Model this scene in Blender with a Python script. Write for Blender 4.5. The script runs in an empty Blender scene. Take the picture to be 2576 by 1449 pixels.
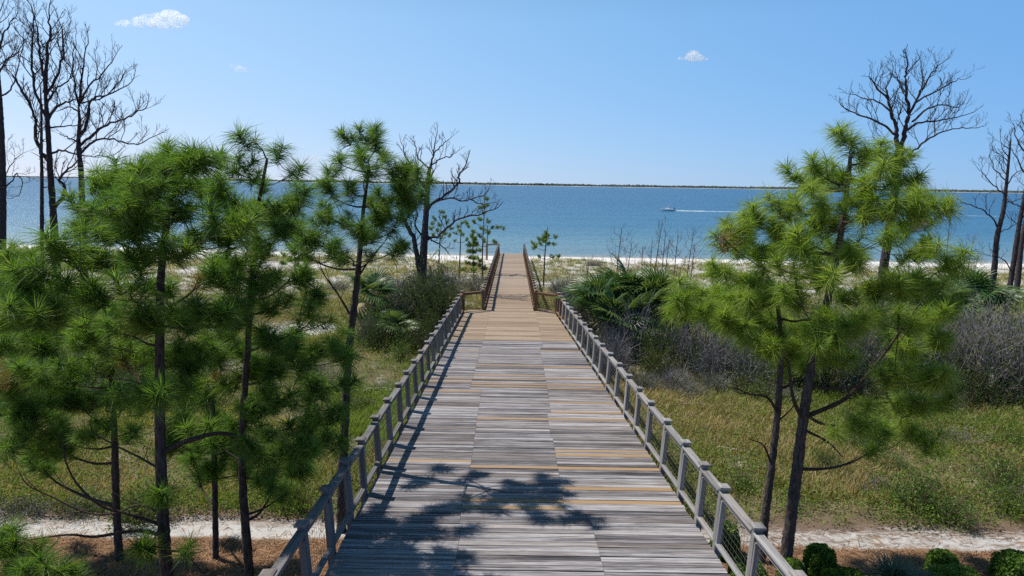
import bpy, math, random
import numpy as np
from mathutils import Vector, Matrix, noise as mnoise

rnd = random.Random(7)
npr = np.random.default_rng(11)
S = bpy.context.scene
COL = S.collection

# ------------------------------------------------------------------ camera
W0 = 2576.0
FPX = W0 * 24.0 / 36.0
PITCH = math.radians(8.66)
ROLL = math.radians(0.87)
CAM = Vector((0.12, 0.0, 9.1))
Fv = Vector((0, math.cos(PITCH), -math.sin(PITCH)))
R0 = Vector((1, 0, 0)); U0 = R0.cross(Fv)
Rv = R0 * math.cos(ROLL) + U0 * math.sin(ROLL)
Uv = -R0 * math.sin(ROLL) + U0 * math.cos(ROLL)
cam_d = bpy.data.cameras.new("camera"); cam_d.lens = 24; cam_d.sensor_width = 36
cam_d.clip_start = 0.1; cam_d.clip_end = 120000
cam = bpy.data.objects.new("camera", cam_d); COL.objects.link(cam)
m = Matrix((Rv, Uv, -Fv)).transposed().to_4x4(); m.translation = CAM
cam.matrix_world = m
S.camera = cam

# ------------------------------------------------------------------ light
SUN_EL = math.radians(60)
SUN_DIR = Vector((-0.92, 0.38, 0)).normalized() * math.cos(SUN_EL) + Vector((0, 0, math.sin(SUN_EL)))
world = bpy.data.worlds.new("World"); S.world = world; world.use_nodes = True
wn = world.node_tree
sky = wn.nodes.new("ShaderNodeTexSky"); sky.sky_type = 'NISHITA'; sky.sun_disc = False
sky.sun_elevation = SUN_EL; sky.sun_rotation = math.atan2(SUN_DIR.x, SUN_DIR.y)
sky.air_density = 1.0; sky.dust_density = 0.0; sky.ozone_density = 10; sky.altitude = 0
# tone the analytic sky: flatter towards the horizon, brighter on the sun's side, the whole way round
def wnode(t, **k):
    x = wn.nodes.new(t)
    for a, b in k.items(): setattr(x, a, b)
    return x
def wm(op, a, b=0.0):
    x = wnode("ShaderNodeMath", operation=op)
    for i, q in enumerate((a, b)):
        if isinstance(q, float): x.inputs[i].default_value = q
        else: wn.links.new(q, x.inputs[i])
    return x.outputs[0]
wtc = wnode("ShaderNodeTexCoord"); wdot = wnode("ShaderNodeVectorMath", operation='DOT_PRODUCT')
wn.links.new(wtc.outputs['Generated'], wdot.inputs[0]); wdot.inputs[1].default_value = (-0.91, 0.41, 0)
wxyz = wnode("ShaderNodeSeparateXYZ"); wn.links.new(wtc.outputs['Generated'], wxyz.inputs[0])
wel = wm('EXPONENT', wm('MULTIPLY', wm('MAXIMUM', wm('SUBTRACT', wxyz.outputs[2], .22), 0.0), -1.7))
wsep = wnode("ShaderNodeSeparateColor"); wn.links.new(sky.outputs[0], wsep.inputs[0]); wcmb = wnode("ShaderNodeCombineColor")
for ch, (pw, am, kk) in enumerate(((.43, .60, .75), (.30, .735, .38), (.30, 1.0, .12))):
    v = wm('MULTIPLY', wm('POWER', wm('MULTIPLY', wsep.outputs[ch], .12), pw), am / .12)
    v = wm('MULTIPLY', v, wm('EXPONENT', wm('MULTIPLY', wm('SUBTRACT', wdot.outputs['Value'], .41), kk)))
    v = wm('MULTIPLY', v, wel)          # the sky deepens towards the zenith
    wn.links.new(v, wcmb.inputs[ch])
wn.links.new(wcmb.outputs[0], wn.nodes["Background"].inputs[0])
wn.nodes["Background"].inputs[1].default_value = 0.105
sun_d = bpy.data.lights.new("sun", 'SUN'); sun_d.energy = 5.0; sun_d.angle = math.radians(0.53)
sun_d.color = (1.0, 0.95, 0.88)
sun = bpy.data.objects.new("sun", sun_d); COL.objects.link(sun)
sun.rotation_euler = SUN_DIR.to_track_quat('Z', 'Y').to_euler()
S.view_settings.view_transform = 'Standard'; S.view_settings.look = 'None'
S.view_settings.gamma = 1; S.view_settings.use_curve_mapping = False
S.view_settings.exposure = 0.2
S.render.engine = 'CYCLES'
try:
    S.cycles.max_bounces = 14; S.cycles.diffuse_bounces = 2; S.cycles.glossy_bounces = 2
    S.cycles.transmission_bounces = 4; S.cycles.volume_bounces = 14; S.cycles.transparent_max_bounces = 6
    S.cycles.use_denoising = False
except Exception:
    pass

# ------------------------------------------------------------------ helpers
def ray(u, v):
    d = Fv + Rv * ((u - W0 / 2) / FPX) - Uv * ((v - 724.5) / FPX)
    return d
def PY(u, v, Y):
    d = ray(u, v); t = (Y - CAM.y) / d.y
    return CAM + d * t
def sstep(a, b, x):
    t = np.clip((x - a) / (b - a), 0, 1); return t * t * (3 - 2 * t)
def gz(X, Y):
    X = np.asarray(X, float); Y = np.asarray(Y, float)
    Ys = Y - np.clip(-X - 10, 0, 80) * 0.09
    z = 1.9 - 0.25 * sstep(16, 45, Y) - 0.55 * sstep(45, 74, Ys) 
    z = z - 1.1 * sstep(72, 87.5, Ys) * 1.0 - np.clip(Ys - 87, 0, 60) * 0.03
    b = np.sin(X * .31 + 1.3 * np.sin(Y * .17)) * np.cos(Y * .27 + X * .06)
    z = z + b * (.05 * sstep(14, 22, Y) + .13 * sstep(42, 55, Y)) * (1 - sstep(74, 80, Ys))
    z = z + .035 * np.sin(X * 1.7 + Y * .8) * np.sin(Y * 1.3 - X * .5) * (1 - sstep(74, 80, Ys))
    return z
def g1(x, y): return float(gz(x, y))
def G(u, v):
    d = ray(u, v); t = 5.0
    for _ in range(60):
        p = CAM + d * t
        h = p.z - g1(p.x, p.y)
        t += h / max(1e-3, -d.z) * 0.8
    p = CAM + d * t
    p.z = g1(p.x, p.y); return p
def deck_z(Y): return 3.70 - 0.0268 * Y

def tag(o, label=None, cat=None, group=None, kind=None):
    if label: o['label'] = label
    if cat: o['category'] = cat
    if group: o['group'] = group
    if kind: o['kind'] = kind
    return o
def empty(name, loc, label, cat, group=None):
    o = bpy.data.objects.new(name, None); COL.objects.link(o); o.location = loc
    o.empty_display_size = .2
    return tag(o, label, cat, group)
def link(name, me, mat=None, parent=None, loc=None, mw=None):
    if mat is not None and not me.materials: me.materials.append(mat)
    o = bpy.data.objects.new(name, me); COL.objects.link(o)
    if parent is not None: o.parent = parent
    if mw is not None:
        if parent is not None:
            mw = Matrix.Translation(parent['_w']) .inverted() @ mw if '_w' in parent else mw
        o.matrix_local = mw if parent is not None else mw
        if parent is None: o.matrix_world = mw
    elif loc is not None: o.location = loc
    return o
def mesh_np(name, V, Q=None, T=None, smooth=False, tint=None):
    """V (n,3); Q (m,4) quads; T (k,3) tris; tint per-vertex (n,) grey or (n,3)"""
    me = bpy.data.meshes.new(name)
    V = np.asarray(V, np.float32)
    nq = 0 if Q is None else len(Q); nt = 0 if T is None else len(T)
    me.vertices.add(len(V)); me.vertices.foreach_set('co', V.ravel())
    li = []
    if nq: li.append(np.asarray(Q, np.int32).ravel())
    if nt: li.append(np.asarray(T, np.int32).ravel())
    li = np.concatenate(li); me.loops.add(len(li)); me.loops.foreach_set('vertex_index', li)
    ls = np.concatenate([np.arange(nq) * 4, nq * 4 + np.arange(nt) * 3]).astype(np.int32)
    me.polygons.add(nq + nt); me.polygons.foreach_set('loop_start', ls)
    me.polygons.foreach_set('use_smooth', np.full(nq + nt, smooth))
    me.update(calc_edges=True); 
    if tint is not None:
        tint = np.asarray(tint, np.float32)
        a = me.color_attributes.new('tint', 'FLOAT_COLOR', 'POINT')
        c = np.ones((len(V), 4), np.float32)
        c[:, :3] = tint[:, None] if tint.ndim == 1 else tint
        a.data.foreach_set('color', c.ravel())
    me.validate()
    return me
class Buf:
    def __init__(s): s.V = []; s.Q = []; s.T = []; s.n = 0; s.t = []
    def add(s, V, Q=None, T=None, tint=None):
        V = np.asarray(V, float)
        if Q is not None and len(Q): s.Q.append(np.asarray(Q) + s.n)
        if T is not None and len(T): s.T.append(np.asarray(T) + s.n)
        s.V.append(V); s.n += len(V)
        if tint is not None: s.t.append(np.asarray(tint) if np.ndim(tint) else np.full(len(V), float(tint)))
    def box(s, c, d):
        c = np.asarray(c); d = np.asarray(d) / 2
        V = np.array([[x, y, z] for x in (-1, 1) for y in (-1, 1) for z in (-1, 1)]) * d + c
        s.add(V, [[0, 1, 3, 2], [4, 6, 7, 5], [0, 4, 5, 1], [2, 3, 7, 6], [0, 2, 6, 4], [1, 5, 7, 3]])
    def tube(s, P, R, sides=5, cap=True, wob=0.0):
        P = np.asarray(P, float); n = len(P)
        R = np.asarray(R, float) if np.ndim(R) else np.full(n, float(R))
        Tn = np.gradient(P, axis=0); Tn /= np.linalg.norm(Tn, axis=1, keepdims=True) + 1e-9
        ref = np.array([0., 0., 1.]) if abs(Tn[0, 2]) < .9 and abs(Tn[-1, 2]) < .97 else np.array([.97, .23, 0.])
        N = np.cross(Tn, ref); N /= np.linalg.norm(N, axis=1, keepdims=True) + 1e-9
        B = np.cross(Tn, N)
        a = np.arange(sides) * 2 * math.pi / sides
        rr = R[:, None] * (1 + (wob * npr.standard_normal((n, sides)) if wob else 0))
        V = P[:, None, :] + rr[..., None] * (np.cos(a)[None, :, None] * N[:, None, :] + np.sin(a)[None, :, None] * B[:, None, :])
        i = np.arange(n - 1)[:, None] * sides; j = np.arange(sides)[None, :]; k = (j + 1) % sides
        Q = np.stack([i + j, i + sides + j, i + sides + k, i + k], -1).reshape(-1, 4)
        T = None
        Vv = V.reshape(-1, 3)
        if cap:
            Vv = np.vstack([Vv, P[-1][None]]); e = (n - 1) * sides
            T = [[e + q, n * sides, e + (q + 1) % sides] for q in range(sides)]
        s.add(Vv, Q, T)
    def mesh(s, name, smooth=False):
        t = None
        if s.t: t = np.concatenate(s.t)
        return mesh_np(name, np.vstack(s.V), np.vstack(s.Q) if s.Q else None, np.vstack(s.T) if s.T else None, smooth, t)

# ------------------------------------------------------------------ materials
class NT:
    def __init__(s, name):
        s.m = bpy.data.materials.new(name); s.m.use_nodes = True; s.t = s.m.node_tree
        s.b = s.t.nodes["Principled BSDF"]; s.out = s.t.nodes["Material Output"]
    def n(s, typ, **kw):
        x = s.t.nodes.new(typ)
        for k, v in kw.items(): setattr(x, k, v)
        return x
    def l(s, a, b): s.t.links.new(a, b)
    def val(s, x, sock):
        if hasattr(x, 'is_linked') or isinstance(x, bpy.types.NodeSocket): s.l(x, sock)
        else: sock.default_value = x
    def math(s, op, a, b=0.0, c=None, clamp=False):
        x = s.n("ShaderNodeMath", operation=op); x.use_clamp = clamp
        s.val(a, x.inputs[0]); s.val(b, x.inputs[1])
        if c is not None: s.val(c, x.inputs[2])
        return x.outputs[0]
    def mapr(s, v, a, b, c=0.0, d=1.0, smooth=False):
        x = s.n("ShaderNodeMapRange"); x.interpolation_type = 'SMOOTHSTEP' if smooth else 'LINEAR'
        s.val(v, x.inputs[0])
        for i, q in enumerate((a, b, c, d)): s.val(q, x.inputs[i + 1])
        return x.outputs[0]
    def mix(s, f, a, b, blend='MIX'):
        x = s.n("ShaderNodeMix", data_type='RGBA', blend_type=blend)
        s.val(f, x.inputs[0])
        for q, i in ((a, 6), (b, 7)):
            if isinstance(q, tuple): x.inputs[i].default_value = (*q, 1) if len(q) == 3 else q
            else: s.l(q, x.inputs[i])
        return x.outputs[2]
    def noise(s, vec, scale, detail=3, rough=.5, dist=0.0, out=0):
        x = s.n("ShaderNodeTexNoise"); x.inputs['Scale'].default_value = scale
        x.inputs['Detail'].default_value = detail; x.inputs['Roughness'].default_value = rough
        x.inputs['Distortion'].default_value = dist
        if vec is not None: s.l(vec, x.inputs['Vector'])
        return x.outputs[out]
    def scale(s, vec, sc, off=None):
        x = s.n("ShaderNodeVectorMath", operation='MULTIPLY'); s.l(vec, x.inputs[0]); x.inputs[1].default_value = sc
        o = x.outputs[0]
        if off is not None:
            y = s.n("ShaderNodeVectorMath", operation='ADD'); s.l(o, y.inputs[0])
            s.l(off, y.inputs[1]); o = y.outputs[0]
        return o
    def ramp(s, f, stops):
        x = s.n("ShaderNodeValToRGB"); s.l(f, x.inputs[0]); e = x.color_ramp.elements
        while len(e) < len(stops): e.new(0.5)
        for q, (p, c) in zip(e, stops): q.position = p; q.color = (*c, 1)
        return x.outputs[0]
    def bump(s, h, strength, dist):
        x = s.n("ShaderNodeBump"); x.inputs['Strength'].default_value = strength; x.inputs['Distance'].default_value = dist
        s.l(h, x.inputs['Height']); s.l(x.outputs[0], s.b.inputs['Normal']); return x
    def fin(s, col, rough=.7, spec=.3):
        if isinstance(col, tuple): s.b.inputs['Base Color'].default_value = (*col, 1)
        else: s.l(col, s.b.inputs['Base Color'])
        s.val(rough, s.b.inputs['Roughness']); s.b.inputs['Specular IOR Level'].default_value = spec
        return s.m

def wood(name, dark, mid, light, hue_var=0.25, streak=1.0):
    k = NT(name)
    tc = k.n("ShaderNodeTexCoord"); oi = k.n("ShaderNodeObjectInfo"); ge = k.n("ShaderNodeNewGeometry")
    rr = k.math('FRACT', k.math('ADD', k.math('MULTIPLY', oi.outputs['Random'], 7.31), ge.outputs['Random Per Island']))
    comb = k.n("ShaderNodeCombineXYZ")
    for i, q in enumerate((37., 13., 91.)): k.l(k.math('MULTIPLY', rr, q), comb.inputs[i])
    v = k.scale(tc.outputs['Object'], (.8, 46, 46), comb.outputs[0])
    v2 = k.scale(tc.outputs['Object'], (.45, 18, 18), comb.outputs[0])
    v3 = k.scale(tc.outputs['Object'], (3., 120, 120), comb.outputs[0])
    a = k.noise(v, 1.0, 4, .6, .6); b = k.noise(v2, 1.0, 3, .6, .4); c = k.noise(v3, 1, 2, .5)
    f = k.math('ADD', k.math('MULTIPLY', a, .45), k.math('ADD', k.math('MULTIPLY', b, .35), k.math('MULTIPLY', c, .2)))
    f = k.math('ADD', k.math('MULTIPLY', k.math('SUBTRACT', f, .5), 1.9 * streak), .5)
    f = k.math('ADD', f, k.mapr(rr, 0, 1, -hue_var, hue_var))
    cr = k.noise(k.scale(tc.outputs['Object'], (1.6, 75, 75), comb.outputs[0]), 1, 3, .7, .3)
    f = k.math('SUBTRACT', f, k.mapr(cr, .56, .66, 0, .42 * streak), clamp=True)
    col = k.ramp(f, [(0.08, dark), (0.48, mid), (0.95, light)])
    r2 = k.math('FRACT', k.math('MULTIPLY', rr, 5.77))
    col = k.mix(k.mapr(r2, .55, 1, 0, .25), col, (.33, .26, .2), 'MIX')
    # knots and stains
    pos = k.noise(ge.outputs['Position'], .45, 3, .6)
    col = k.mix(k.mapr(pos, .5, .72, 0, .35), col, k.mix(1.0, col, (.72, .68, .62), 'MULTIPLY'))
    k.bump(f, .5, .004)
    return k.fin(col, .82, .25)
M = {}
M['grey'] = wood('weathered_wood', (.032, .028, .03), (.185, .171, .176), (.44, .425, .43), .24, 1.65)
M['greyrail_shaded'] = wood('weathered_rail_wood_shaded', (.075, .07, .068), (.15, .143, .142), (.30, .29, .29), .12, 1.0)  # weathered grey, darkened in colour for the shade on the left railing
M['greyrail_sunlit'] = wood('weathered_rail_wood_sunlit', (.10, .094, .09), (.235, .225, .222), (.42, .405, .40), .12, 1.0)  # same wood, lightened in colour for the sun on the right railing
M['tan'] = wood('tan_wood', (.15, .105, .068), (.29, .215, .15), (.43, .34, .25), .2, 1.0)
M['tanfar'] = wood('pale_tan_wood', (.21, .158, .118), (.32, .25, .19), (.43, .35, .28), .15, .8)
M['brown'] = wood('brown_rail_wood', (.085, .042, .022), (.17, .095, .052), (.30, .19, .12), .15, .9)
M['orange'] = wood('new_orange_wood', (.22, .14, .07), (.30, .195, .105), (.37, .265, .15), .1, .6)

def simple(name, col, rough=.6, spec=.3, metal=0, var=0.0, vs=8.0):
    k = NT(name)
    if var:
        ge = k.n("ShaderNodeNewGeometry"); f = k.noise(ge.outputs['Position'], vs, 3, .6)
        c2 = tuple(x * (1 - var) for x in col); c3 = tuple(min(1, x * (1 + var)) for x in col)
        col = k.mix(f, c2, c3)
    k.b.inputs['Metallic'].default_value = metal
    return k.fin(col, rough, spec)
M['wire'] = simple('galvanised_wire', (.12, .115, .11), .5, .5, .6)
M['under'] = simple('frame_timber', (.16, .13, .1), .85, .2, 0, .4)  # mottled brown timber of joists, beams and pilings

def bark(name, a, b, sc=1.0):
    k = NT(name)
    tc = k.n("ShaderNodeTexCoord")
    v = k.scale(tc.outputs['Object'], (22 * sc, 22 * sc, 6 * sc))
    vo = k.n("ShaderNodeTexVoronoi"); vo.inputs['Scale'].default_value = 1.0; k.l(v, vo.inputs['Vector'])
    f = k.noise(v, 1.4, 4, .65, .5)
    h = k.math('ADD', k.math('MULTIPLY', vo.outputs['Distance'], .7), f)
    col = k.mix(k.mapr(h, .45, 1.15), a, b)
    k.bump(h, .9, .03)
    return k.fin(col, .9, .15)
M['bark'] = bark('pine_bark', (.022, .017, .016), (.10, .08, .072))
M['barkR'] = bark('grey_pine_bark', (.03, .024, .023), (.125, .105, .097))
M['twig'] = bark('pine_limb_bark', (.035, .025, .02), (.11, .08, .062), 2)
M['deadbark'] = bark('dead_pine_bark', (.022, .018, .02), (.085, .068, .07))
M['deadred'] = bark('dead_sapling_bark', (.06, .04, .038), (.17, .12, .11))

def foliage(name, c1, c2, c3=None, transl=.35, rough=.5, spec=.3, tint=False):
    k = NT(name)
    ge = k.n("ShaderNodeNewGeometry"); oi = k.n("ShaderNodeObjectInfo")
    r = k.math('FRACT', k.math('ADD', oi.outputs['Random'], k.math('MULTIPLY', ge.outputs['Random Per Island'], .45)))
    if tint:
        at = k.n("ShaderNodeAttribute"); at.attribute_name = 'tint'; col = at.outputs['Color']
        col = k.mix(k.mapr(ge.outputs['Random Per Island'], 0, 1, 0, .5), col, k.mix(1.0, col, c1, 'MULTIPLY'))
    else:
        st = [(0.0, c1), (.6, c2)] + ([(1.0, c3)] if c3 else [])
        col = k.ramp(r, st)
    k.fin(col, rough, spec)
    tr = k.n("ShaderNodeBsdfTranslucent")
    hs = k.mix(1.0, col, (1.0, 1.0, .45), 'MULTIPLY'); k.l(hs, tr.inputs[0])
    br = k.n("ShaderNodeVectorMath", operation='SCALE'); k.l(hs, br.inputs[0]); br.inputs['Scale'].default_value = 1.7
    k.l(br.outputs[0], tr.inputs[0])
    mx = k.n("ShaderNodeMixShader"); mx.inputs[0].default_value = transl
    k.l(k.b.outputs[0], mx.inputs[1]); k.l(tr.outputs[0], mx.inputs[2]); k.l(mx.outputs[0], k.out.inputs[0])
    return k.m
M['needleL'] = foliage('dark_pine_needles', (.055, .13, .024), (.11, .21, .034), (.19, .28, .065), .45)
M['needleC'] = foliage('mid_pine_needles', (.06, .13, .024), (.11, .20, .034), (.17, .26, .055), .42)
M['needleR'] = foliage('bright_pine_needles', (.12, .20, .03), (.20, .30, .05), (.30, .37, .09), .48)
M['needleF'] = foliage('far_pine_needles', (.08, .13, .022), (.13, .20, .035), (.19, .25, .05), .4)
M['needleB'] = foliage('brown_pine_needles', (.18, .09, .03), (.25, .14, .05), None, .2)
M['palm'] = foliage('palmetto_green', (.03, .08, .022), (.07, .13, .035), (.14, .19, .06), .25, .42, .35)
M['palmdead'] = foliage('palmetto_dead', (.3, .22, .12), (.42, .34, .2), None, .2)
M['leafdark'] = foliage('shrub_leaf_dark', (.03, .055, .015), (.06, .09, .022), (.10, .13, .03), .25)
M['leafgreen'] = foliage('shrub_leaf_green', (.05, .10, .015), (.09, .16, .025), (.14, .2, .04), .3)
M['leafhedge'] = foliage('hedge_leaf', (.05, .11, .014), (.10, .18, .022), (.17, .25, .04), .25)
M['leafolive'] = foliage('olive_leaf', (.07, .085, .03), (.12, .13, .045), (.17, .17, .07), .25)
M['grass'] = foliage('grass_blades', (.6, .6, .55), (1, 1, 1), None, .3, .6, .2, tint=True)
M['bluegrass'] = foliage('bluegreen_grass', (.06, .11, .07), (.11, .17, .11), (.17, .22, .13), .25)
M['greytwig'] = simple('grey_twigs', (.215, .20, .195), .9, .1, 0, .45, 5)
M['browntwig'] = simple('brown_twigs', (.15, .11, .085), .9, .1, 0, .4, 5)

# ground
def ground_mat():
    k = NT('ground_surface')
    ge = k.n("ShaderNodeNewGeometry"); P = ge.outputs['Position']
    sp = k.n("ShaderNodeSeparateXYZ"); k.l(P, sp.inputs[0]); X, Y = sp.outputs[0], sp.outputs[1]
    nb = k.noise(P, .35, 4, .6); nm = k.noise(P, 1.6, 5, .65, .5); nf = k.noise(P, 14, 4, .7); nff = k.noise(P, 60, 3, .7)
    fl = k.noise(k.scale(P, (2.2, 5.5, 1)), 1.3, 6, .75, 1.2)
    jit = k.math('MULTIPLY', k.math('SUBTRACT', nb, .5), 1.0)
    Yj = k.math('ADD', Y, k.math('MULTIPLY', jit, .7))
    sand = k.mix(nf, (.37, .352, .33), (.56, .545, .525))
    straw = k.n("ShaderNodeTexWave"); 
    litter = k.mix(k.mapr(nff, .3, .7), (.07, .042, .03), (.24, .17, .125))
    mulch = k.mix(k.mapr(nff, .28, .72), (.12, .062, .036), (.33, .205, .125))
    mulch = k.mix(k.mapr(nm, .35, .7, 0, .6), mulch, (.20, .115, .068))
    earth = k.mix(k.mapr(nm, .35, .65), (.07, .068, .03), (.17, .135, .078))
    earth = k.mix(k.mapr(nff, .3, .7, 0, .5), earth, (.22, .185, .12))
    # path sand strewn with litter
    pathc = k.mix(k.mapr(k.math('ADD', fl, k.math('MULTIPLY', k.math('SUBTRACT', nff, .5), .5)), .42, .60, 0, 1), sand, litter)
    pl = k.mix(k.mapr(X, -1, 2, 0, 1), k.mix(k.mapr(fl, .54, .72, 0, .5), sand, litter), pathc)
    pl = k.mix(k.mapr(X, 5, 9, 0, .55), pl, k.mix(k.mapr(fl, .48, .62, 0, .8), sand, litter))
    c = k.mix(k.mapr(Yj, 12.85, 12.98), mulch, pl)
    c = k.mix(k.mapr(k.math('ADD', Yj, k.math('MULTIPLY', k.math('SUBTRACT', fl, .5), 1.6)), 13.35, 13.85), c, litter)
    c = k.mix(k.mapr(Yj, 13.8, 14.7), c, earth)
    # bare sand patches in the field
    bare = k.math('MULTIPLY', k.mapr(nb, .55, .64), k.mapr(nm, .4, .56))
    c = k.mix(k.math('MULTIPLY', bare, k.mapr(Y, 15, 17)), c, k.mix(k.mapr(fl, .45, .6), sand, litter))
    dune = k.mix(k.mapr(k.noise(k.scale(P, (1, .45, 1)),   .55, 5, .7), .46, .62), sand, k.mix(nf, (.14, .12, .06), (.24, .21, .13)))
    c = k.mix(k.mapr(Yj, 40, 50), c, dune)
    # round sand blow-out left of the walk
    dx = k.math('DIVIDE', k.math('ADD', X, 10.4), 1.9); dy = k.math('DIVIDE', k.math('SUBTRACT', Y, 33.4), 2.0)
    rr = k.math('SQRT', k.math('ADD', k.math('MULTIPLY', dx, dx), k.math('MULTIPLY', dy, dy)))
    c = k.mix(k.mapr(k.math('ADD', rr, k.math('MULTIPLY', jit, .8)), .7, 1.15, 1, 0), c, sand)
    # beach
    Ys = k.math('SUBTRACT', Y, k.math('MULTIPLY', k.math('MAXIMUM', k.math('SUBTRACT', k.math('MULTIPLY', X, -1), 10), 0), .09))
    beach = k.mix(k.noise(P, .8, 4, .6), (.58, .565, .54), (.70, .685, .67))
    wr = k.noise(k.scale(P, (.10, 1.6, 1)), 1.0, 5, .7, .6)
    beach = k.mix(k.math('MULTIPLY', k.mapr(wr, .56, .62), k.mapr(Ys, 85, 82, 0, 1)), beach, (.17, .135, .09))
    wet = k.mapr(Ys, 85.6, 87.2)
    beach = k.mix(wet, beach, (.27, .25, .21))
    c = k.mix(k.mapr(k.math('ADD', Ys, k.math('MULTIPLY', jit, 9)), 70, 72.5), c, beach)
    h = k.math('ADD', nf, k.math('MULTIPLY', nff, .5))
    k.bump(h, .6, .06)
    return k.fin(c, .95, .1)
M['ground'] = ground_mat()

def water_mat():
    k = NT('sea_water')
    ge = k.n("ShaderNodeNewGeometry"); P = ge.outputs['Position']
    sp = k.n("ShaderNodeSeparateXYZ"); k.l(P, sp.inputs[0]); X, Y = sp.outputs[0], sp.outputs[1]
    wig = k.noise(k.scale(P, (.012, .03, 1)), 1.0, 4, .6)
    D = k.math('ADD', Y, k.math('MULTIPLY', k.math('SUBTRACT', wig, .5), k.math('MULTIPLY', Y, .25)))
    D = k.math('SUBTRACT', D, k.math('MULTIPLY', k.math('MAXIMUM', k.math('SUBTRACT', k.math('MULTIPLY', X, -1), 10), 0), .09))
    t = k.math('LOGARITHM', k.math('MAXIMUM', k.math('SUBTRACT', D, 86), 1.0), 10.0)
    col = k.ramp(k.math('DIVIDE', t, 4.0), [(0.0, (.32, .34, .31)), (.17, (.17, .25, .28)), (.34, (.105, .205, .25)), (.46, (.04, .145, .235)), (.6, (.022, .105, .20)), (.85, (.016, .08, .165))])
    st = k.noise(k.scale(P, (.004, .05, 1)), 1.0, 5, .7, .3)
    col = k.mix(k.mapr(st, .42, .6, 0, .45), col, k.mix(1.0, col, (.62, .72, .78), 'MULTIPLY'))
    st2 = k.noise(k.scale(P, (.05, .35, 1)), 1.0, 4, .7, .3)
    col = k.mix(k.mapr(st2, .5, .72, 0, .4), col, k.mix(1.0, col, (1.5, 1.3, 1.2), 'MULTIPLY'))
    st3 = k.noise(k.scale(P, (.8, .22, 1)), 1.0, 3, .7)
    col = k.mix(k.mapr(st3, .4, .7, 0, .55), col, k.mix(1.0, col, (.6, .68, .75), 'MULTIPLY'))
    w1 = k.noise(k.scale(P, (.5, 1.1, 1)), 1.0, 4, .65, .3); w2 = k.noise(k.scale(P, (.06, .14, 1)), 1.0, 4, .6)
    h = k.math('ADD', w1, k.math('MULTIPLY', w2, 2.2))
    k.bump(h, 1.0, .55)
    k.b.inputs['IOR'].default_value = 1.33
    return k.fin(col, .28, .5)
M['water'] = water_mat()

# ------------------------------------------------------------------ ground, water, far land
def grid(name, xs, ys, zf, mat):
    xs = np.asarray(xs); ys = np.asarray(ys); Xg, Yg = np.meshgrid(xs, ys)
    V = np.stack([Xg, Yg, zf(Xg, Yg)], -1).reshape(-1, 3)
    nx, ny = len(xs), len(ys)
    i = np.arange(ny - 1)[:, None] * nx + np.arange(nx - 1)[None, :]
    Q = np.stack([i, i + 1, i + nx + 1, i + nx], -1).reshape(-1, 4)
    o = link(name, mesh_np(name, V, Q, smooth=True), mat); return o
xs = np.concatenate([[-3000, -1000, -400, -200], np.arange(-120, -40, 3), np.arange(-40, 40, .7), np.arange(40, 120.1, 3), [200, 400, 1000, 3000]])
ys = np.concatenate([[-600, -200, -60, -20], np.arange(0, 60, .6), np.arange(60, 92, .8), np.arange(92, 140, 4)])
tag(grid('ground', xs, ys, gz, M['ground']), 'white sand, pine straw and scrub ground sloping to the beach', kind='structure')
wx = [-60000, -6000, -800, 0, 800, 6000, 60000]; wy = [80, 120, 400, 2000, 9000, 60000]
tag(grid('sea', wx, wy, lambda a, b: a * 0.0, M['water']), 'calm blue sea with fine ripples beyond the beach', kind='structure')

def far_land():
    # shore distance shrinks from left to right
    xs = np.arange(-7500, 5200, 14.0)
    def dist(x): return 4300 + 4200 * (1 - sstep(-6000, -600, x)) + 120 * np.sin(x / 700.)
    B = Buf(); y0 = dist(xs); n = len(xs)
    h = np.full(n, 1.1) + .9 * np.sin(xs / 90.) * np.sin(xs / 37.)
    V = np.vstack([np.stack([xs, y0, xs * 0 - .5], -1), np.stack([xs, y0 + 25, h], -1), np.stack([xs, y0 + 900, h + 1], -1)])
    i = np.arange(n - 1)
    Q = np.vstack([np.stack([i + a * n, i + 1 + a * n, i + 1 + (a + 1) * n, i + (a + 1) * n], -1) for a in (0, 1)])
    B.add(V, Q)
    o = link('far_shore', B.mesh('far_shore'), simple('far_sand', (.5, .49, .47), .95, .1)); tag(o, 'low white sand shore across the water on the horizon', kind='structure')
    # woods: jagged clumps
    rows = []
    B2 = Buf()
    for row, off in enumerate((60, 160, 300)):
        x = np.arange(-7400, 5100, 9.0) + npr.uniform(-3, 3, len(np.arange(-7400, 5100, 9.0)))
        x.sort(); n = len(x)
        big = np.array([mnoise.noise(Vector((a / 350., row * 3.1, 0))) for a in x])
        top = 12.5 + 4.5 * big + npr.uniform(-3.0, 3.2, n) + row * 1.2 + (npr.random(n) > .93) * npr.uniform(1, 4, n)
        gap = np.array([mnoise.noise(Vector((a / 160., 9 + row, 0))) for a in x])
        top = np.where(gap > .42, top * .45, top)
        y = dist(x) + off + npr.uniform(-12, 12, n)
        V = np.vstack([np.stack([x, y - 14, x * 0 + 1.5], -1), np.stack([x, y - 9, top * .75], -1), np.stack([x, y, top], -1), np.stack([x, y + 20, top * .3], -1)])
        i = np.arange(n - 1)
        Q = np.vstack([np.stack([i + a * n, i + 1 + a * n, i + 1 + (a + 1) * n, i + (a + 1) * n], -1) for a in range(3)])
        B2.add(V, Q)
    o = link('far_woods', B2.mesh('far_woods'), simple('far_wood_green', (.065, .08, .068), .95, .05, 0, .5, .01))
    tag(o, 'dark line of trees along the far shore on the horizon', 'woods', kind='stuff')
far_land()

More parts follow.
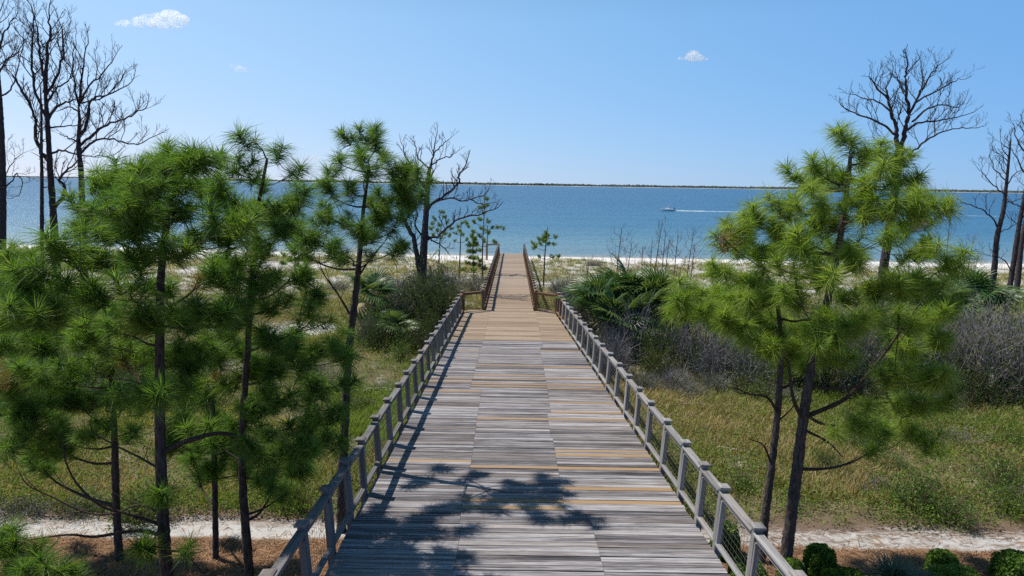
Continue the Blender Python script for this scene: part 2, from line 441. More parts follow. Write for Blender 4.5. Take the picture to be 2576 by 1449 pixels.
# ------------------------------------------------------------------ boardwalk
Y_J = 33.9; Y_END = 72.7; Y_NEAR = 5.6; PITCHB = .1446
def edgeL(Y): return -2.22 + (Y - Y_J) * (0.32 / 24.7)
def edgeR(Y): return 2.24 - (Y - Y_J) * (1.16 / 24.7)
def beam(name, p0, p1, w, h, mat, parent, up=(0, 0, 1), base=None, cham=0.006):
    """board along local X from p0 to p1 (centre line), width w along local Y, height h along local Z"""
    p0 = Vector(p0); p1 = Vector(p1); X = (p1 - p0); L = X.length; X.normalize()
    Z = Vector(up); Yv = Z.cross(X).normalized(); Z = X.cross(Yv)
    key = (round(L, 3), w, h, mat.name, cham)
    me = BEAMS.get(key)
    if me is None:
        B = Buf()
        if cham:
            c = cham; a, b = w / 2, h / 2
            prof = [(-a, -b), (a, -b), (a, b - c), (a - c, b), (-a + c, b), (-a, b - c)]
            V = [[x, y, z] for x in (-L / 2, L / 2) for (y, z) in prof]
            n = 6
            Q = [[i, (i + 1) % n, n + (i + 1) % n, n + i] for i in range(n)]
            Q += [[0, 3, 2, 1], [0, 5, 4, 3], [6, 7, 8, 9], [6, 9, 10, 11]]
            B.add(V, Q)
        else: B.box((0, 0, 0), (L, w, h))
        me = B.mesh(name); me.materials.append(mat); BEAMS[key] = me
    mw = Matrix((X, Yv, Z)).transposed().to_4x4(); mw.translation = (p0 + p1) / 2 - (base if base is not None else Vector((0, 0, 0)))
    o = bpy.data.objects.new(name, me); COL.objects.link(o); o.parent = parent; o.matrix_local = mw
    return o
BEAMS = {}

base = Vector((0, Y_NEAR, deck_z(Y_NEAR)))
bw = empty('boardwalk', base, 'long weathered plank boardwalk leading from the garden to the beach', 'boardwalk')
# vertical image row (4096-wide photo) of each replaced board -> deck Y
def rowY(y):
    z = 2730 / (.184 * (y - 812)); return z
def deckYfromrow(y):
    v = y / 1.59; d = ray(1280, v); t = (CAM.z - 3.70 + .0268 * CAM.y) / (-d.z - .0268 * d.y)
    return (CAM + d * t).y
ORANGE = {'L': [1406, 1516, 1532.6, 1570.6, 1851], 'M': [1464.7, 1505, 1518.6, 1536, 1546, 1675, 1870, 2005, 2037],
          'R': [1399, 1469, 1511, 1538, 1552, 1609, 1650, 1680, 1801, 1817, 1872, 1956, 2011]}
def rix(Y): return int(round((Y - Y_NEAR) / PITCHB))
OR = {k: {rix(deckYfromrow(y)) for y in v} for k, v in ORANGE.items()}
Y_TAN = deckYfromrow(1364)
pl = random.Random(3)
nrows = int((Y_END - Y_NEAR) / PITCHB)
cnt = 0; FARB = {'grey': Buf(), 'tan': Buf(), 'tanfar': Buf(), 'orange': Buf()}
slope_up = Vector((0, .0268, 1)).normalized()
jl = jr = 0
for i in range(nrows):
    Y = Y_NEAR + (i + .5) * PITCHB
    if Y < Y_J:
        if i % 9 == 0: jl = pl.uniform(-.03, .03)
        if i % 11 == 0: jr = pl.uniform(-.03, .03)
        sl = (-.63 if Y < 9.2 else -.69 if Y < 19.2 else -1.03 if Y < 25 else -.97) + jl
        sr = (1.52 if Y < 11.3 else 1.1 if Y < 17 else 1.2 if Y < 25.3 else 1.32) + jr
        if Y < 8.2: sr -= .4
        segs = [('L', edgeL(Y), sl), ('M', sl, sr), ('R', sr, edgeR(Y))]
    else:
        segs = [('N', -1.22, 1.22)]
    for s_, a, b in segs:
        if s_ in OR and i in OR[s_]: mk = 'orange'
        elif Y < Y_TAN: mk = 'grey'
        elif Y < Y_J + 9: mk = 'tan'
        else: mk = 'tanfar'
        z = deck_z(Y) - .019 + pl.uniform(-.007, .004)
        e1 = pl.uniform(-.012, .012) if s_ != 'M' else 0; e2 = pl.uniform(-.012, .012)
        a2 = a + (e1 if s_ == 'L' else 0) + .002; b2 = b + (e2 if s_ == 'R' else 0) - .002
        if s_ == 'N': a2 += pl.uniform(-.01, .01); b2 += pl.uniform(-.01, .01)
        sk = pl.uniform(-.004, .004); wd = PITCHB - pl.uniform(.008, .017)
        if cnt < 300 and Y > 8.6:
            o = beam('plank', (a2, Y - sk, z), (b2, Y + sk, z + pl.uniform(-.004, .004)), wd, .038, M[mk], bw, slope_up, base, 0)
            cnt += 1
        else:
            B = FARB[mk]; zc = z - base.z; yc = Y - base.y
            V = [[x, yc + (sk if x > 0 else -sk) + yy, zc + zz - yy * .0268] for x in (a2, b2) for yy in (-wd / 2, wd / 2) for zz in (-.019, .019)]
            B.add(V, [[0, 1, 3, 2], [4, 6, 7, 5], [0, 4, 5, 1], [2, 3, 7, 6], [0, 2, 6, 4], [1, 5, 7, 3]])
# the remaining boards, one part
Vs, Qs, mi, nn = [], [], [], 0
mats = list(FARB.keys())
for j, k_ in enumerate(mats):
    B = FARB[k_]
    if not B.V: continue
    V = np.vstack(B.V); Q = np.vstack(B.Q); Vs.append(V); Qs.append(Q + nn); nn += len(V); mi += [j] * len(Q)
me = mesh_np('planking', np.vstack(Vs), np.vstack(Qs))
for k_ in mats: me.materials.append(M[k_])
me.polygons.foreach_set('material_index', np.array(mi, np.int32)); me.update()
o = link('planking', me, None, bw); o['kind'] = 'stuff'
# joists & pilings
def dp(x, Y, dz=0): return Vector((x, Y, deck_z(Y) + dz))
for (xa, xb) in ((edgeL, -.02 + .06), (edgeR, -.06)):
    beam('rim_joist', dp(xa(Y_NEAR) + xb, Y_NEAR, -.15), dp(xa(Y_J) + xb, Y_J, -.15), .05, .22, M['under'], bw, (0, 0, 1), base)
for x in (-1.17, 1.17): beam('rim_joist', dp(x, Y_J, -.15), dp(x, Y_END, -.15), .05, .22, M['under'], bw, (0, 0, 1), base)
for x in (-1.4, -.5, .5, 1.4): beam('joist', dp(x, Y_NEAR, -.16), dp(x * .7, Y_J, -.16), .05, .2, M['under'], bw, (0, 0, 1), base)
for x in (-.5, .5): beam('joist', dp(x, Y_J, -.16), dp(x, Y_END, -.16), .05, .2, M['under'], bw, (0, 0, 1), base)
Yp = 7.0
while Yp < Y_END:
    ends = (edgeL(Yp) + .25, edgeR(Yp) - .25) if Yp < Y_J else (-.95, .95)
    for x in ends:
        beam('piling', (x, Yp, g1(x, Yp) - .3), (x, Yp, deck_z(Yp) - .27), .2, .2, M['under'], bw, (0, 1, 0), base)
    beam('cross_beam', dp(ends[0] - .15, Yp, -.33), dp(ends[1] + .15, Yp, -.33), .09, .14, M['under'], bw, (0, 0, 1), base)
    Yp += 3.4

# railings -----------------------------------------------------------------
H_CAP = 1.06; LEAN = .065
def wire_mesh(w, h):
    key = (round(w, 2), round(h, 2))
    if key in WM: return WM[key]
    B = Buf(); nx = max(2, int(round(w / .1))); nz = max(2, int(round(h / .1)))
    for i in range(nx + 1):
        x = -w / 2 + w * i / nx; B.tube([[x, 0, 0], [x, 0, h]], .0019, 3, False)
    for i in range(nz + 1):
        z = h * i / nz; B.tube([[-w / 2, .003, z], [w / 2, .003, z]], .0019, 3, False)
    me = B.mesh('wire_mesh'); me.materials.append(M['wire']); WM[key] = me; return me
WM = {}
def cap_mesh(mat):
    key = mat.name
    if key in CM: return CM[key]
    B = Buf(); a = .086; h = .032
    V = [[x * a, y * a, 0] for x, y in ((-1, -1), (1, -1), (1, 1), (-1, 1))] + [[x * a, y * a, h] for x, y in ((-1, -1), (1, -1), (1, 1), (-1, 1))] + \
        [[x * .05, y * .05, h + .014] for x, y in ((-1, -1), (1, -1), (1, 1), (-1, 1))]
    Q = [[3, 2, 1, 0], [0, 1, 5, 4], [1, 2, 6, 5], [2, 3, 7, 6], [3, 0, 4, 7], [4, 5, 9, 8], [5, 6, 10, 9], [6, 7, 11, 10], [7, 4, 8, 11], [8, 9, 10, 11]]
    B.add(V, Q); me = B.mesh('post_cap'); me.materials.append(mat); CM[key] = me; return me
CM = {}
def railing(label, pts, side, matf, group=None, first=True, last=True, drop=.35):
    """pts: list of (x, Y, z) deck-level post positions; side: outward lean direction"""
    b = Vector(pts[0]); root = empty('railing', b, label, 'railing', 'timber railings along the boardwalk')
    r = random.Random(int(abs(b.y * 100) + abs(b.x) * 10))
    side = Vector(side)
    P = []
    for i, p in enumerate(pts):
        p = Vector(p); ln = side * (LEAN + r.uniform(-.012, .012)) + Vector((0, r.uniform(-.008, .008), 0))
        P.append((p, ln))
        if (i == 0 and not first) or (i == len(pts) - 1 and not last): continue
        mp = M[matf(i, 'post')]
        top = p + ln + Vector((0, 0, H_CAP - .03)); bot = p - Vector((0, 0, drop))
        along = (Vector(pts[min(i + 1, len(pts) - 1)]) - Vector(pts[max(i - 1, 0)])).normalized()
        po = beam('post', bot, top, .108, .108, mp, root, along, b)
        co = bpy.data.objects.new('post_cap', cap_mesh(M[matf(i, 'cap')])); COL.objects.link(co); co.parent = po
        # cap placed at the top end of the post in its local frame (x along the post)
        L = (top - bot).length
        co.matrix_local = Matrix.Translation((L / 2, 0, 0)) @ Matrix.Rotation(math.pi / 2, 4, 'Y')
    for i in range(len(pts) - 1):
        p, lp = P[i]; q, lq = P[i + 1]
        def at(t, h):
            return (p + lp * (h / H_CAP)).lerp(q + lq * (h / H_CAP), t) + Vector((0, 0, h))
        L = (q - p).length; e = .05 / L
        mr = M[matf(i, 'rail')]
        s = side
        beam('top_rail', at(e, .955), at(1 - e, .955), .135, .036, mr, root, (0, 0, 1), b)
        beam('upper_board', at(e, .888), at(1 - e, .888), .04, .096, mr, root, (0, 0, 1), b)
        beam('bottom_rail', at(e, .115), at(1 - e, .115), .09, .04, mr, root, (0, 0, 1), b)
        for t in (e + .022 / L, 1 - e - .022 / L):
            beam('stile', at(t, .136), at(t, .838), .075, .04, M[matf(i, 'stile')], root, (q - p).normalized(), b)
        me = wire_mesh(L - .1, .70)
        X = (q - p).normalized(); Zv = (at(.5, .84) - at(.5, .14)).normalized(); Yv = Zv.cross(X).normalized(); X = Yv.cross(Zv)
        mw = Matrix((X, Yv, Zv)).transposed().to_4x4(); c = at(.5, .14); mw.translation = c - b
        w = bpy.data.objects.new('wire_mesh', me); COL.objects.link(w); w.parent = root; w.matrix_local = mw
    return root
def capY(u, v):   # photo position (4096 px) of a cap -> Y
    d = ray(u / 1.59, v / 1.59); t = (CAM.z - 3.70 - H_CAP + .0268 * CAM.y) / (-d.z - .0268 * d.y)
    return (CAM + d * t).y
capsR = [(2223, 1171), (2238, 1184), (2250, 1197), (2263, 1212), (2277, 1229), (2293, 1247), (2311, 1267), (2327.5, 1291), (2350, 1316.5), (2377, 1345), (2406, 1375), (2434, 1411.5), (2468, 1452), (2504, 1499), (2545, 1550), (2599, 1605), (2660, 1678), (2745, 1764), (2814, 1852), (2895, 1942), (3028, 2101), (3200, 2295)]
capsL = [(1858, 1164), (1847, 1178), (1836.7, 1192), (1826.6, 1206.8), (1816, 1222), (1801.5, 1240), (1786.5, 1261), (1772.5, 1284), (1756.5, 1307), (1737.7, 1334), (1717.4, 1364.7), (1697, 1402), (1667, 1439.6), (1638, 1484.5), (1603.9, 1533.8), (1567, 1594), (1522.7, 1664), (1459, 1754), (1398, 1836), (1322, 1949), (1243, 2090), (1107, 2293)]
YR = [capY(*c) for c in capsR]; YL = [capY(*c) for c in capsL]
print('YR', [round(y, 2) for y in YR]); print('YL', [round(y, 2) for y in YL])
YR += [YR[-1] - 1.2, YR[-1] - 2.4]; YL += [YL[-1] - 1.2, YL[-1] - 2.4]
wideR = [dp(edgeR(Y) + .055, Y) for Y in YR]; wideL = [dp(edgeL(Y) - .055, Y) for Y in YL]
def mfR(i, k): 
    if i < 2: return 'brown' if k != 'cap' else 'greyrail_sunlit'
    return 'greyrail_sunlit'
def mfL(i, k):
    if i < 1: return 'brown' if k != 'cap' else 'greyrail_shaded'
    return 'greyrail_shaded'
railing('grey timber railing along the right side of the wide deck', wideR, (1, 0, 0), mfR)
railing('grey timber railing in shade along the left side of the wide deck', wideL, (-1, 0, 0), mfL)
nN = 33; stepN = (Y_END - Y_J) / nN
mfN = lambda i, k: 'greyrail_shaded' if k == 'cap' else 'brown'
narR = [dp(1.275, Y_J + i * stepN) for i in range(nN + 1)]; narL = [dp(-1.275, Y_J + i * stepN) for i in range(nN + 1)]
railing('brown timber railing along the right side of the narrow walk to the beach', narR, (1, 0, 0), mfN)
railing('brown timber railing along the left side of the narrow walk to the beach', narL, (-1, 0, 0), mfN)
def jog(label, a, b):
    global LEAN
    sv = LEAN; LEAN = 0
    r = railing(label, [a, b], (0, 1, 0), lambda i, k: 'brown', None, False, False); LEAN = sv
jog('short brown cross railing on the left where the deck narrows', dp(-1.33, Y_J + .02), wideL[0] + Vector((.0, .0, 0)))
jog('short brown cross railing on the right where the deck narrows', dp(1.33, Y_J + .02), wideR[0] + Vector((.0, .0, 0)))
# end landing on the left: new orange timber
mfO = lambda i, k: 'orange'
le = dp(-1.35, Y_END + .3); lo = le + Vector((-1.35, 0, 0))
railing('short orange new timber railing of the landing at the beach end', [le, lo], (0, 1, 0), mfO, None, True, True, 1.3)
tp = empty('timber_post', (lo.x + .1, lo.y + .4, g1(lo.x, lo.y)), 'tall yellowish timber post beside the landing at the beach end', 'post')
beam('shaft', (lo.x + .1, lo.y + .4, g1(lo.x, lo.y) - .3), (lo.x + .1, lo.y + .4, lo.z + 2.9), .11, .11, M['orange'], tp, (0, 1, 0), tp.location.copy())
beam('post_top', (lo.x + .1, lo.y + .4, lo.z + 2.9), (lo.x + .1, lo.y + .4, lo.z + 2.94), .15, .15, M['greyrail_shaded'], tp, (0, 1, 0), tp.location.copy())
# steps down to the sand
st = empty('beach_steps', dp(0, Y_END + .3), 'timber steps from the end of the walk down to the sand', 'steps')
for i in range(6):
    y = Y_END + .25 + i * .28; z = deck_z(Y_END) - .03 - (i + 1) * .15
    beam('tread', (-1.2, y, z), (1.2, y, z), .27, .038, M['tanfar'], st, (0, 0, 1), st.location.copy())
for x in (-1.1, 1.1):
    beam('stringer', (x, Y_END + .1, deck_z(Y_END) - .25), (x, Y_END + 1.8, deck_z(Y_END) - 1.2), .05, .24, M['tanfar'], st, (0, 0, 1), st.location.copy())

# ------------------------------------------------------------------ vegetation building blocks
TM = {}
def tuft_mesh(seed, n=150, L=.34, w=.0085, spread=1.0, droop=.25):
    """needles set along the last stretch of a shoot: uneven, drooping, with a few gaps"""
    r = np.random.default_rng(seed)
    az = r.uniform(0, 2 * math.pi, n); gap = r.uniform(0, 6.28, 3)
    for g0 in gap: az = np.where(np.abs((az - g0 + math.pi) % (2 * math.pi) - math.pi) < .22, az + .5, az)
    zz = -.30 * r.random(n) ** 1.3 + .03
    ct = .95 - r.random(n) ** .9 * (.95 * spread) - np.clip(-zz, 0, 1) * 1.1; ct = np.clip(ct, -.45, 1); st = np.sqrt(np.clip(1 - ct * ct, 0, 1))
    d = np.stack([st * np.cos(az), st * np.sin(az), ct], -1) + r.normal(0, .07, (n, 3)); d /= np.linalg.norm(d, axis=1, keepdims=True)
    o = np.stack([r.normal(0, .008, n), r.normal(0, .008, n), zz], -1)
    ln = L * r.uniform(.55, 1.12, n) * (1 + zz * .6)
    side = np.cross(d, r.normal(0, 1, (n, 3))); side /= np.linalg.norm(side, axis=1, keepdims=True)
    bend = np.stack([d[:, 0] * .3, d[:, 1] * .3, -np.ones(n)], -1) * (droop * r.uniform(.3, 1.9, n))[:, None] + r.normal(0, .12, (n, 3))
    p1 = o + d * (ln * .5)[:, None] + bend * (ln * .12)[:, None]; p2 = o + d * ln[:, None] + bend * (ln * .5)[:, None]
    V = np.stack([o - side * w / 2, o + side * w / 2, p1 - side * w * .5, p1 + side * w * .5, p2], 1).reshape(-1, 3)
    k = np.arange(n)[:, None] * 5
    Q = np.hstack([k, k + 1, k + 3, k + 2]); T = np.hstack([k + 2, k + 3, k + 4])
    me = mesh_np('needle_tuft', V, Q, T); TM[me.name] = (V, Q, T); return me
TUFT = {}
for mk in ('needleL', 'needleC', 'needleR', 'needleB'):
    TUFT[mk] = []
    for s_ in range(6):
        me = tuft_mesh(s_ + 1, (250, 200, 280, 170, 230, 130)[s_], (.38, .34, .40, .36, .33, .37)[s_], .0078, (1.0, .8, 1.1, .9, .7, 1.0)[s_], (.25, .3, .4, .5, .2, .35)[s_] * (1.4 if mk == 'needleR' else 1)); me.materials.append(M[mk]); TUFT[mk].append(me)
TUFT['needleF'] = []
for s_ in range(3):
    me = tuft_mesh(s_ + 20, 70, .30, .022, 1.0, .1); me.materials.append(M['needleF']); TUFT['needleF'].append(me)

def smooth_path(P, n=6):
    P = [np.array(p, float) for p in P]; out = []
    Q = [2 * P[0] - P[1]] + P + [2 * P[-1] - P[-2]]
    for i in range(1, len(Q) - 2):
        for j in range(n):
            t = j / n
            out.append(.5 * ((2 * Q[i]) + (-Q[i - 1] + Q[i + 1]) * t + (2 * Q[i - 1] - 5 * Q[i] + 4 * Q[i + 1] - Q[i + 2]) * t * t + (-Q[i - 1] + 3 * Q[i] - 3 * Q[i + 1] + Q[i + 2]) * t ** 3))
    out.append(P[-1]); return np.array(out)
def trunk_path(px, Y, base_z=None):
    """px 2576-scale points from the lowest to the top; all on plane Y (Y may be list)"""
    Ys = Y if isinstance(Y, (list, tuple)) else [Y] * len(px)
    P = [PY(u, v, yy) for (u, v), yy in zip(px, Ys)]
    z = g1(P[0].x, P[0].y) - .12
    if P[0].z > z + .05:
        d = (P[0] - P[1]); d = d / max(.2, abs(d.z)); dz = P[0].z - z
        b = P[0] + Vector((d.x * dz * .5, d.y * dz * .5, -dz)); P = [b] + P
    else: P[0].z = z
    return P
def pine(label, px, Y, r0, clusters, needle, group='green long-needled pines', n_t=(2, 3), depth=1.0, seed=1, tsc=1.0, barkm='bark', limbs=(), rad_px=50, top_r=.02, flat=1.0, rtop=None):
    r = random.Random(seed)
    P = trunk_path(px, Y); base = Vector((P[0].x, P[0].y, P[0].z + .12))
    path = smooth_path(P, 7); n = len(path); L = path[-1][2] - path[0][2]
    root = empty('pine_tree', base, label, 'pine tree', group)
    t = np.linspace(0, 1, n)
    rad = top_r + (r0 - top_r) * (1 - t) ** .85; rad[0] *= 1.25; 
    B = Buf()
    fine = smooth_path([p for p in path], 3); tf = np.linspace(0, 1, len(fine)); rf = np.interp(tf, t, rad)
    B.tube(fine - np.array(base), rf, 12, True, .07); link('trunk', B.mesh('trunk', True), M[barkm], root)
    Yt = P[-1].y
    nodes = [(path[i], 0.0, rad[i]) for i in range(int(n * .28), n)]
    ZC = (P[0].y)
    pts = []
    for c in clusters:
        u, v = c[0], c[1]; rp = c[2] if len(c) > 2 else rad_px
        dd = c[3] if len(c) > 3 else r.uniform(-depth, depth)
        # trunk x at this height for radial depth limit
        p = PY(u, v, ZC + dd); pts.append((np.array(p), rp * (ZC + 1) / FPX))
    def hd(p):
        k = int(np.argmin(abs(path[:, 2] - p[2]))); return math.hypot(p[0] - path[k][0], p[1] - path[k][1]) + max(0, p[2] - path[-1][2])
    pts.sort(key=lambda q: hd(q[0]))
    twigs = Buf(); ntw = 0; tufts = []
    for (c, cr) in pts:
        best = None
        for (q, lev, rq) in nodes:
            dv = c - q; dist = np.linalg.norm(dv)
            if dist < .15: continue
            horiz = math.hypot(dv[0], dv[1])
            cost = dist + (max(0, q[2] - c[2] + .25 * horiz) * 2.2) + lev * .12 + (abs(dv[2]) < .05) * .1
            if best is None or cost < best[0]: best = (cost, q, lev, rq, dist)
        _, q, lev, rq, dist = best
        mid1 = q + (c - q) * .35 + np.array([r.uniform(-.06, .06), r.uniform(-.06, .06), -.10 * dist]); mid2 = q + (c - q) * .72 + np.array([r.uniform(-.06, .06), r.uniform(-.06, .06), -.09 * dist])
        lp = smooth_path([q, mid1, mid2, c], 3)
        ra = min(rq * .75, .012 + .016 * dist); rb = .008
        lr = np.linspace(ra, rb, len(lp))
        if dist > .7:
            b_ = Buf(); b_.tube(lp - np.array(base), lr, 6, True, .06); link('limb', b_.mesh('limb', True), M['twig'], root)
        else: twigs.tube(lp - np.array(base), lr, 5); ntw += 1
        for i in range(2, len(lp)): nodes.append((lp[i], lev + 1, lr[i]))
        ldir = (lp[-1] - lp[-3]); ldir /= np.linalg.norm(ldir) + 1e-9
        nt = r.randint(*n_t)
        if cr < 36.5 * (ZC + 1) / FPX and rad_px > 35: nt = max(2, nt - 3)
        for k in range(nt):
            if k == 0: off = np.zeros(3)
            else:
                a = r.uniform(0, 6.283); off = np.array([math.cos(a), math.sin(a) * .9, r.uniform(-.5, .8)]) * cr * r.uniform(.55, 1.0)
            e = c + off
            if k:
                s0 = lp[-1 - r.randint(1, 4)]
                tp_ = smooth_path([s0, s0 + (e - s0) * .6 + np.array([0, 0, -.04]), e], 2); twigs.tube(tp_ - np.array(base), np.linspace(.008, .005, len(tp_)), 4); ntw += 1
                dr = (e - s0)
            else: dr = ldir
            dr = dr / (np.linalg.norm(dr) + 1e-9) * .8 + np.array([0, 0, .75]); dr = Vector(dr).normalized()
            key = 'needleB' if r.random() < .010 else needle
            me = r.choice(TUFT[key])
            sc = tsc * r.uniform(.78, 1.12)
            qd = dr.to_track_quat('Z', 'Y') @ Matrix.Rotation(r.uniform(0, 6.28), 3, 'Z').to_quaternion()
            tufts.append((me, Matrix.LocRotScale(Vector(e) - base, qd, Vector((sc, sc, sc)))))
    r.shuffle(tufts)
    for me, mw in tufts[:298]:
        o = bpy.data.objects.new('needle_tuft', me); COL.objects.link(o); o.parent = root; o.matrix_local = mw
    if len(tufts) > 298:      # beyond the first 298 tufts: one joined part
        Vs, Qs, Ts, nn = [], [], [], 0
        for me, mw in tufts[298:]:
            V, Q, T = TM[me.name]; A = np.array(mw)
            Vs.append(V @ A[:3, :3].T + A[:3, 3]); Qs.append(Q + nn); Ts.append(T + nn); nn += len(V)
        link('foliage', mesh_np('foliage', np.vstack(Vs), np.vstack(Qs), np.vstack(Ts)), M[needle], root)['kind'] = 'stuff'
    for lm in limbs:      # bare limbs: list of (u,v,dY)
        pp = [np.array(PY(u, v, ZC + d)) for (u, v, d) in lm[1:]]
        lp = smooth_path(pp, 5); b_ = Buf(); lr = np.linspace(lm[0], lm[0] * .25, len(lp)); b_.tube(lp - np.array(base), lr, 6, True, .05)
        for i in range(4, len(lp) - 1, 3):
            if r.random() < .6:
                d = (lp[i + 1] - lp[i]); d /= np.linalg.norm(d)
                e = lp[i] + (d * .6 + np.array([r.uniform(-.6, .6), r.uniform(-.5, .5), r.uniform(-.2, .7)])) * r.uniform(.2, .55)
                cc = smooth_path([lp[i], (lp[i] + e) / 2 + np.array([0, 0, -.05]), e], 3); b_.tube(cc - np.array(base), np.linspace(lr[i] * .6, .004, len(cc)), 4)
        link('dead_limb', b_.mesh('dead_limb', True), M['twig'], root)
    if ntw: link('twigs', twigs.mesh('twigs'), M['twig'], root)['kind'] = 'stuff'
    return root
UP = np.array([0, 0, 1.])
def grow(B, p, d, L, rad, lev, r, cnt, up=.5, sides=None):
    """recursive dead branch"""
    n = 5 if lev > 1 else 4
    P = [p]; d = d / np.linalg.norm(d)
    for i in range(n):
        d = d + UP * up * .22 + np.array([r.gauss(0, .16), r.gauss(0, .16), r.gauss(0, .12)]); d /= np.linalg.norm(d)
        P.append(P[-1] + d * L / n)
    P = np.array(P); B.tube(P, np.linspace(rad, max(.004, rad * .45), n + 1), 3 if rad < .02 else 4, False); cnt[0] += 1
    if lev <= 0: return
    m = max(3, int(L / (.2 if lev == 1 else .26)))
    for k in range(m):
        t = .25 + .75 * (k + r.random()) / m; i = min(n - 1, int(t * n)); q = P[i] + (P[i + 1] - P[i]) * (t * n - i if i < n - 1 else .5)
        tg = P[i + 1] - P[i]; tg /= np.linalg.norm(tg)
        sd = np.cross(tg, np.array([r.gauss(0, 1), r.gauss(0, 1), r.gauss(0, 1)])); sd /= np.linalg.norm(sd) + 1e-9
        dd = tg * .8 + sd * .75 + UP * .15
        grow(B, q, dd, L * r.uniform(.35, .6) * (1.15 - .5 * t), max(.006, rad * .6), lev - 1, r, cnt, up)
def limb_fill(B, lp, lr, r, cnt, dens=.5, cl=1.5, up=.5, t0=.25, lev=2, minr=.010):
    seg = np.linalg.norm(np.diff(lp, axis=0), axis=1); Lt = seg.sum(); cum = np.concatenate([[0], np.cumsum(seg)])
    m = max(2, int(Lt * (1 - t0) / dens))
    for k in range(m):
        s_ = Lt * (t0 + (1 - t0) * (k + r.random()) / m); i = min(len(lp) - 2, int(np.searchsorted(cum, s_) - 1)); i = max(0, i)
        f = (s_ - cum[i]) / max(1e-6, seg[i]); q = lp[i] + (lp[i + 1] - lp[i]) * f
        tg = lp[i + 1] - lp[i]; tg /= np.linalg.norm(tg) + 1e-9
        sd = np.cross(tg, np.array([r.gauss(0, .5), r.gauss(0, 1), r.gauss(0, .5)])); sd /= np.linalg.norm(sd) + 1e-9
        if sd[2] < -.2: sd = -sd
        t = s_ / Lt
        grow(B, q, tg * .7 + sd * .8, cl * r.uniform(.55, 1.05) * (1.15 - .55 * t), max(minr, min(lr[i] * .5, .03)), lev, r, cnt, up)
    # tip
    tg = lp[-1] - lp[-2]; grow(B, lp[-1], tg / (np.linalg.norm(tg) + 1e-9), cl * .5, max(minr, lr[-1]), max(1, lev - 1), r, cnt, up)
def dead_tree(label, px, Y, r0, limbs, cat='dead tree', group='bare dead pines', seed=1, cl=1.5, dens=.38, mat='deadbark', top_r=.03, fill_top=True, auto=0, spread=2.0, t_auto=.4, lev=2, name='dead_pine', minr=.010, stubs=0):
    r = random.Random(seed); P = trunk_path(px, Y); base = Vector((P[0].x, P[0].y, P[0].z + .12)); bb = np.array(base)
    path = smooth_path(P, 6); n = len(path); t = np.linspace(0, 1, n); rad = top_r + (r0 - top_r) * (1 - t) ** .8; rad[0] *= 1.2
    root = empty(name, base, label, cat, group); cnt = [0]
    B = Buf(); fine = smooth_path([p for p in path], 2); rf = np.interp(np.linspace(0, 1, len(fine)), t, rad); B.tube(fine - bb, rf, 9, True, .06)
    for k in range(stubs):
        i = r.randint(n // 5, n - 4); a = r.uniform(0, 6.28); e = path[i] + np.array([math.cos(a), math.sin(a) * .5, r.uniform(-.1, .5)]) * r.uniform(.25, .7)
        B.tube(np.array([path[i], (path[i] + e) / 2, e]) - bb, [.025, .016, .008], 4)
    link('trunk', B.mesh('trunk', True), M[mat], root)
    allimbs = []
    for lm in limbs:
        rl = lm[0]; dmax = lm[1]; pp = lm[2]
        m_ = len(pp); q = [np.array(PY(u, v, P[0].y + dmax * (i / (m_ - 1)) ** 1.2)) for i, (u, v) in enumerate(pp)]
        # first point snaps to the trunk
        k = int(np.argmin(np.linalg.norm(path - q[0], axis=1)))
        if np.linalg.norm(path[k] - q[0]) < .6: q[0] = path[k].copy()
        allimbs.append((smooth_path(q, 4), rl))
    for k in range(auto):
        tt = t_auto + (1 - t_auto) * (k + r.random() * .7) / auto; i = min(n - 2, int(tt * (n - 1))); a = k * 2.4 + r.uniform(-.4, .4)
        Lh = spread * (1.15 - tt) ** .7 * r.uniform(.7, 1.15); d = np.array([math.cos(a), math.sin(a), 0])
        q0 = path[i]; q = [q0, q0 + d * Lh * .35 + UP * Lh * .12, q0 + d * Lh * .72 + UP * Lh * .38, q0 + d * Lh * .95 + UP * Lh * .8]
        allimbs.append((smooth_path(q, 3), max(.015, rad[i] * .4)))
    for lp, rl in allimbs:
        lp = lp + np.array([[r.gauss(0, .03) * min(1, Y if not isinstance(Y, (int, float)) else 1) for _ in range(3)] for _ in range(len(lp))]) * (np.arange(len(lp)) > 0)[:, None]
        lr = np.linspace(rl, max(minr, rl * .3), len(lp)); b_ = Buf(); b_.tube(lp - bb, lr, 6, False, .05)
        limb_fill(b_, lp - bb, lr, r, cnt, dens, cl, lev=lev, minr=minr)
        link('limb', b_.mesh('limb'), M[mat], root)
    if fill_top:
        b_ = Buf(); tp_ = path[int(n * .7):] - bb; limb_fill(b_, tp_, rad[int(n * .7):], r, cnt, dens, cl, t0=.2, lev=lev, minr=minr); link('limb', b_.mesh('limb'), M[mat], root)
    return root

